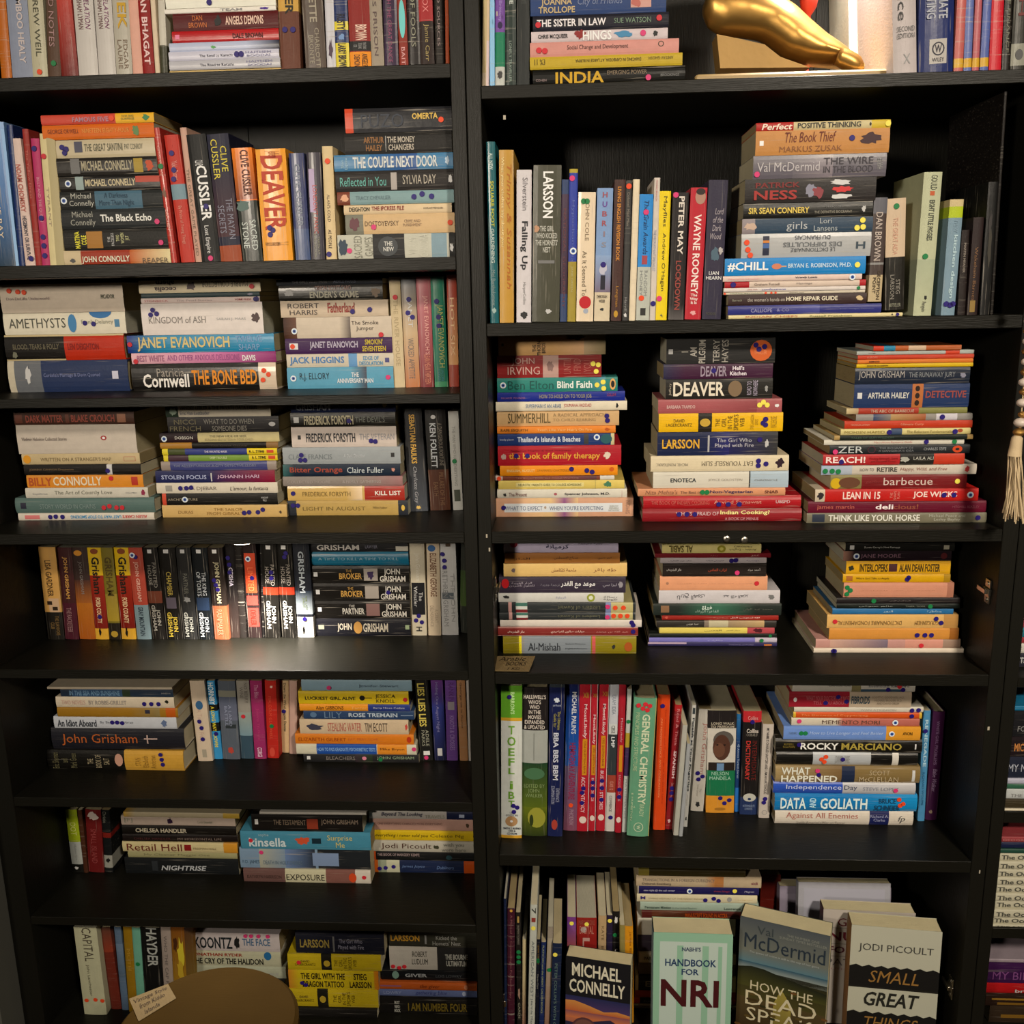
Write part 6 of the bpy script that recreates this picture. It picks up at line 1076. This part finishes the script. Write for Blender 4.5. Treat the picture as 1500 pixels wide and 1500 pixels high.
# ---------------------------------------------------------------- gilded foot on its plinth
def foot():
    r = empty('foot_statue'); Y0 = .05; fl = shelf_z('R1')+.0002; P = lambda x, y, Y=.105: at(1000+x/3, y/3, Y)
    a, b = at(1018, 118, Y0).x, at(1308, 112, Y0).x; zt = fl+.016
    r.location = ((a+b)/2, Y0, fl); L0 = r.location
    def loc(v): return (v[0]-L0.x, v[1]-L0.y, v[2]-L0.z)
    mb = MB(); mb.box(loc((a, Y0, fl)), loc((b, Y0+.13, zt)), bev=.003); mb.build('plinth', M_CREAM, r)
    # heel support: wedge from under the heel down to the arch
    pts = [(150, 150), (165, 300), (560, 296), (430, 250), (360, 195), (250, 170)]
    mb = MB(); fr, bk = [], []
    for x, y in pts:
        q = P(x, y, .085); q.z = max(q.z, zt+.0002); fr.append(loc((q.x, .085, q.z))); bk.append(loc((q.x, .135, q.z)))
    mb.v = fr+bk; n = len(pts); mb.f = [tuple(range(n))[::-1], tuple(range(n, 2*n))]+[(i, (i+1) % n, n+(i+1) % n, n+i) for i in range(n)]; mb.c = [(.5, .5, .5)]*(sum(len(f) for f in mb.f)); mb.build('heel_support', M_GILT, r)
    # sections along the sole: (px, py) centre in the crop, height radius and width radius in metres
    prof = [((108, -20), (86, 30), .008), ((118, -70), (84, 62), .019), ((160, -95), (108, 125), .025), ((230, -95), (165, 162), .029), ((325, -75), (250, 168), .031), ((415, -30), (335, 180), .033),
            ((495, 20), (385, 212), .036), ((565, 88), (440, 258), .039), ((632, 148), (520, 286), .041), ((690, 190), (610, 293), .042), ((728, 226), (680, 296), .041), ((745, 250), (712, 297), .036)]
    rows = []
    for i, (u, l, rw) in enumerate(prof):
        U, L_ = P(*u), P(*l); c, hv = (U+L_)/2, (U-L_)/2; row = []
        for j in range(24):
            t = 2*PI*j/24; s = math.sin(t); q = c+hv*s+Vector((0, 1, 0))*(rw*math.cos(t)*(1-.22*max(0, s))); q.z = max(q.z, zt+.0003); row.append(loc(q))
        rows.append(row)
    mb = MB(); k, n, m = mb.grid(rows, wrap=True); mb.cap([k+i for i in range(n)][::-1]); mb.cap([k+(m-1)*n+i for i in range(n)])
    # ankle and calf rising out of the frame
    an = [(260, 20, .036, .026), (270, -20, .034, .027), (290, -70, .031, .027), (300, -140, .028, .027), (310, -260, .034, .033), (315, -380, .040, .040)]
    rows = []
    for x, y, rx, ry in an:
        c = P(x, y); rows.append([loc(c+Vector((rx*1.5*math.cos(2*PI*j/20), ry*math.sin(2*PI*j/20), 0))) for j in range(20)])
    k, n, m = mb.grid(rows[::-1], wrap=True); mb.cap([k+i for i in range(n)][::-1]); mb.cap([k+(m-1)*n+i for i in range(n)])
    o = mb.build('foot_form', M_GOLD, r, smooth=True)
    rm = o.modifiers.new('r', 'REMESH'); rm.mode = 'VOXEL'; rm.voxel_size = .0035; rm.use_smooth_shade = True
    sm = o.modifiers.new('s', 'SMOOTH'); sm.iterations = 12; sm.factor = .6
    for i in range(5):                                    # toes, big toe nearest to the viewer
        yy = .072+i*.0165; rr = (.0125, .0095, .009, .0084, .0076)[i]; ln = (.040, .038, .034, .030, .024)[i]
        c0 = P(676-i*6, 246-i*3, yy); ps, rd = [], []
        for q in range(8):
            u = q/7; p = c0+Vector((ln*u, 0, -.0125*u-.010*u*u)); p.z = max(p.z, zt+rr*.8*(1-.3*u)); ps.append(loc(p)); rd.append(rr*(1.0+.12*math.sin(u*PI))*(1 if q < 6 else (.85 if q == 6 else .4)))
        mb = MB(); tube(mb, ps, rd, 12); o = mb.build('toe', M_GOLD, r, smooth=True)
        nb = MB(); e = Vector(ps[5]); rr2 = rr*.55
        nb.grid([[(e.x+a_*rr2, e.y+b_*rr2*.9, e.z+rr*1.02-.25*rr*(b_*b_)+(-.1*rr*a_)) for b_ in (-1, -.5, 0, .5, 1)] for a_ in (-1, -.3, .4, 1)]); nb.build('toenail', M_GOLD, o, smooth=True)
    tag(r, 'gilded statue of a bare raised foot on a cream plinth beside the lamp-lit white books', 'statue')
foot()
# red striped tin behind the foot
r = empty('striped_tin'); c = at(1185, 0, .17); r.location = (c.x, .17, shelf_z('R1')+.0002); zb_ = at(1185, 19, .17).z-r.location.z
mb = MB(); hh = .085
lathe(mb, [(.014, 0), (.015, .003), (.004, .008), (.004, zb_-.004), (.007, zb_), (.012, zb_+.008), (.0145, zb_+.022), (.0145, zb_+hh)], n=20, col=hexc('b83c2c')); mb.build('cup', M_INK, r, smooth=True)
for i in range(10):
    q = 2*PI*i/10; mb = MB(); rr = .0149
    mb.grid([[(rr*math.cos(q+dq), rr*math.sin(q+dq), zb_+z) for dq in (-.09, 0, .09)] for z in (.022, .05, .085)], col=hexc('d89080')); o = mb.build('stripe', M_INK, r)
tag(r, 'red striped goblet standing behind the toes of the gilded statue', 'ornament')

# ---------------------------------------------------------------- lamps the case has: small puck lights under the boards
def puck(x, y, Y, z, label, power, col=(1, .84, .66), down=(0, 0, -1), ang=2.2):
    c = at(x, y, Y); r = empty('puck_light', (c.x, Y, z))
    mb = MB(); lathe(mb, [(.030, 0), (.030, -.008), (.024, -.010)], n=28, col=(.3, .3, .3)); mb.build('housing', M_STEEL, r, smooth=False)
    mb = MB(); lathe(mb, [(.020, -.0105), (.020, -.0115)], n=24); mb.build('lens', M_LAMP, r)
    tag(r, label, 'lamp', 'puck lights under the boards')
    l = bpy.data.lights.new('puck', 'SPOT'); l.energy = power; l.color = col; l.shadow_soft_size = .014; l.spot_size = ang; l.spot_blend = .8
    o = bpy.data.objects.new('puck_beam', l); COL.objects.link(o); o.parent = r; o.location = (0, 0, -.014)
    o.rotation_euler = Vector(down).to_track_quat('-Z', 'Y').to_euler()
puck(358, 806, .06, ZR(ROWS['L5'][1])-.0002, 'round puck light under the fourth board of left bookcase', 40, (1, .92, .82), (-.04, -.10, -1), 2.0)
puck(330, 20, .12, ZR(ROWS['L1'][1])-.0002, 'round puck light above the white book on topmost left shelf', 17, (1, .88, .74), (0, .1, -1), 1.9)
puck(1240, 20, .10, ZR(ROWS['R1'][1])-.0002, 'round puck light above the gilded foot statue', 30, (1, .9, .78), (.05, .25, -1), 1.7)

# ---------------------------------------------------------------- hinges, bolts, scratches left on the uprights
def hinge(parent, x, y, z, side):
    c = Vector((x, y, z))-parent.location; mb = MB(); s = side
    def bx(a, b): mb.box((c.x+min(a[0]*s, b[0]*s), c.y+a[1], c.z+a[2]), (c.x+max(a[0]*s, b[0]*s), c.y+b[1], c.z+b[2]), bev=.0008)
    bx((0, -.008, -.020), (.003, .010, -.006)); bx((0, -.008, .006), (.003, .010, .020)); bx((0, -.010, -.006), (.005, .012, .006)); bx((.005, -.004, -.004), (.009, .026, .004))
    for dz in (-.013, .013): 
        k = MB(); 
        tube(mb, [(c.x+.003*s, c.y, c.z+dz), (c.x+.0045*s, c.y, c.z+dz)], .0035, 10)
    mb.build('hinge', M_STEEL, parent)
def side_at(x, y, X):                                     # where the ray through a pixel meets an upright face
    d = FW + RT*((x-750)/F) - UPV*((y-750)/F); return CAM + d*((X-CAM.x)/d.x)
RI = .4450*D; LI = -.0823*D
p = side_at(1449, 866, RI); hinge(RC, RI, max(p.y, .02), p.z, -1)
p = side_at(1412, 1478, RI); hinge(RC, RI, .03, p.z, -1)
p = side_at(724, 862, LI); hinge(RC, LI, .03, p.z, 1)
p = side_at(737, 1475, LI); hinge(RC, LI, .03, p.z, 1)
for x, y in ((1064.5, 789.5), (1090.5, 791)):
    q = at(x, y, 0)-RC.location; mb = MB(); tube(mb, [(q.x, -DEEP/2+.0005, q.z), (q.x, -DEEP/2-.0015, q.z), (q.x, -DEEP/2-.0022, q.z)], [.0052, .0052, .003], 14); mb.build('bolt', M_STEEL, RC)
for x, y, w_ in ((713, 785, .0012), (717, 805, .0012), (1448, 1067, .0016), (1435, 1277, .001), (728, 20, .001), (739, 172, .0018)):
    q = at(x, y, 0)-RC.location; mb = MB(); mb.box((q.x-w_, -DEEP/2-.0003, q.z-.003), (q.x+w_, -DEEP/2+.0001, q.z+.003), hexc('b0a898')); mb.build('chipped_edge', M_INK, RC)

# ---------------------------------------------------------------- hand-written cards
def card(corners, label, lines, ink='241a10'):
    # corners: four world points tl, tr, br, bl of a stiff kraft card
    tl, tr, br, bl = [Vector(c) for c in corners]; n = (tr-tl).cross(bl-tl).normalized(); r = empty('kraft_card', bl); t = .0008
    if n.y > 0 and abs(n.y) > .3: n = -n
    if n.z < 0 and abs(n.z) > .7: n = -n
    mb = MB(); q = [p-bl for p in (tl, tr, br, bl)]; b = [p-n*t for p in q]; mb.v = [tuple(p) for p in q+b]
    mb.f = [(0, 3, 2, 1), (4, 5, 6, 7)]+[(i, (i+1) % 4, 4+(i+1) % 4, 4+i) for i in range(4)]; mb.c = [(.5, .5, .5)]*24
    mb.build('card', M_KRAFT, r)
    tx = MB(); w, h = (br-bl).length, (tl-bl).length
    for s, u0, u1, v0, v1 in lines: put_text(tx, s, u0, u1, v0, v1, hexc(ink), 'i', y=0)
    out = []
    for x, y, z in tx.v:
        u, v = min(max(x, 0), 1), min(max(z, 0), 1); p = (bl*(1-u)+br*u)*(1-v)+(tl*(1-u)+tr*u)*v-bl+n*.0005; out.append(tuple(p))
    tx.v = out; tx.build('handwriting', M_INK, r); tag(r, label, 'label')
f4 = shelf_z('R4')+.001
def on(x, y, z): d = FW + RT*((x-750)/F) - UPV*((y-750)/F); return CAM + d*((z-H)/d.z)
card([on(727, 961, f4+.004), on(784, 961, f4+.006), on(775, 983, f4+.001), on(723, 982.5, f4+.001)], 'brown kraft card hand-lettered Arabic Books at the front of a shelf',
     [('Arabic', .1, .8, .66, .92), ('BOOKS', .3, .85, .34, .6), ('1 KD', .38, .72, .06, .22)])

# ---------------------------------------------------------------- beads and tassel hanging at the right edge
r = empty('bead_tassel'); Yt = -.06; top = at(1526, 120, Yt); r.location = top
k = at(1494, 635, Yt)-top
m1 = at(1500, 560, Yt)-top; mb = MB(); tube(mb, [(0, 0, 0), m1, (k.x, 0, k.z)], .001, 6); mb.build('cord', M_ROPE, r)
bead = {}
yy = 636
seq = ['g', 'w', 'g', 'w', 'g', 'w', 'g', 'w', 'g', 'w', 'g', 'w', 'g', 'w', 'g', 'w', 'g', 'w', 'g', 'w']
z = 0
def pz(y, x=1496): q = at(x, y, Yt)-top; return q
pos = [(1493, 633, 'g', .0085), (1495, 619, 'w', .0095), (1498, 607, 'g', .0065), (1498, 590, 'w', .0085), (1500, 574, 'g', .0065), (1501, 560, 'w', .0085)]
for i in range(9): pos.append((1503+i*1.0, 545-i*15, 'gw'[i % 2], .0075))
for x, y, kd, rad in pos:
    q = at(x, y, Yt)-top
    if kd not in bead:
        mb = MB(); lathe(mb, [(.02, -1)]+[(math.cos(a)*1, math.sin(a)*.85) for a in [(-1.2+i*.3) for i in range(9)]]+[(.02, .86)], n=18); o = mb.build('bead', M_GOLD if kd == 'g' else M_BEADW, r, smooth=True); bead[kd] = o.data
    else:
        o = bpy.data.objects.new('bead', bead[kd]); COL.objects.link(o); o.parent = r
    o.location = q; o.scale = (rad, rad, rad*.85)
a = at(1490, 641, Yt)-top; b = at(1486, 668, Yt)-top
mb = MB(); tube(mb, [a+Vector((0, 0, .004)), a, (a+b)/2, b], [.004, .0075, .0085, .0095], 14); mb.build('tassel_knot', M_ROPE, r, smooth=True)
mb = MB(); rn = random.Random(3)
for i in range(46):
    q = 2*PI*rn.random(); rr = .0085*math.sqrt(rn.random()); e = at(1484+rn.uniform(-14, 13), 755+rn.uniform(-6, 10), Yt)-top
    p0 = b+Vector((rr*math.cos(q), rr*math.sin(q), .002)); p2 = Vector((e.x, rr*1.6*math.sin(q), e.z)); p1 = (p0*.55+p2*.45)+Vector((rn.uniform(-.002, .002), 0, 0))
    tube(mb, [p0, p1, p2], .0011, 5)
o = mb.build('tassel_threads', M_ROPE, r, kind='stuff')
tag(r, 'jute tassel under gold and white beads hanging before the right bookcase', 'ornament')

# ---------------------------------------------------------------- round wooden stool in front of the shelves
def stool():
    d = FW + RT*((303-750)/F) - UPV*((1502-750)/F); zs = H-.93; c = CAM+d*((zs-H)/d.z); R_ = .118
    r = empty('round_stool', (c.x, c.y, 0)); T_ = .028
    mb = MB(); lathe(mb, [(R_-.006, zs-T_), (R_, zs-T_+.005), (R_, zs-.005), (R_-.005, zs)], n=56); mb.build('seat', M_TEAK, r, smooth=False)
    for i in range(4):
        q = PI/4+i*PI/2; p0 = Vector((math.cos(q)*.075, math.sin(q)*.075, zs-T_)); p1 = Vector((math.cos(q)*.12, math.sin(q)*.12, 0.0))
        mb = MB(); tube(mb, [p0, p1], [.013, .010], 12); mb.build('leg', M_TEAK, r, smooth=True)
    mb = MB(); mb2 = [(math.cos(2*PI*i/32)*.098, math.sin(2*PI*i/32)*.098, .25) for i in range(33)]; tube(mb, mb2, .006, 8); mb.build('foot_ring', M_STEEL, r, smooth=True)
    tag(r, 'round dark wooden stool in front of the left bookcase', 'stool')
    z = zs+.0012
    card([on(189, 1463, z), on(246, 1441, z), on(258, 1462, z), on(203, 1496, z)], 'crumpled kraft card with faint handwriting on the stool edge', [('Vintage Style', .08, .92, .66, .88), ('from Kiddo', .15, .8, .4, .6), ('Islands', .2, .6, .1, .28)], ink='3c2808')
stool()
bpy.data.objects.remove(_to)

# ---------------------------------------------------------------- past three hundred books: the slimmest ones joined
def join_rest(keep):
    SHOWN.sort(key=lambda q: -q[0]); rest = [q[1] for q in SHOWN[keep:]]
    bpy.context.view_layer.update(); V, Fc, Cc, Mi, mats = [], [], [], [], []
    for r in rest:
        for o in list(r.children):
            me, mw = o.data, o.matrix_world; k = len(V); V += [tuple(mw @ v.co) for v in me.vertices]; m = me.materials[0]
            if m not in mats: mats.append(m)
            for p in me.polygons: Fc.append(tuple(k+i for i in p.vertices)); Mi.append(mats.index(m))
            a = [0.0]*(4*len(me.loops)); me.color_attributes['Col'].data.foreach_get('color', a); Cc += a
            bpy.data.objects.remove(o)
        bpy.data.objects.remove(r)
    me = bpy.data.meshes.new('slim_books'); me.from_pydata(V, [], Fc)
    for m in mats: me.materials.append(m)
    me.polygons.foreach_set('material_index', Mi); a = me.color_attributes.new('Col', 'FLOAT_COLOR', 'CORNER'); a.data.foreach_set('color', Cc); me.update()
    o = bpy.data.objects.new('slim_books', me); COL.objects.link(o); o['kind'] = 'stuff'
    tag(o, 'the slimmest books, wedged among the larger ones on every shelf', 'books')
join_rest(296)
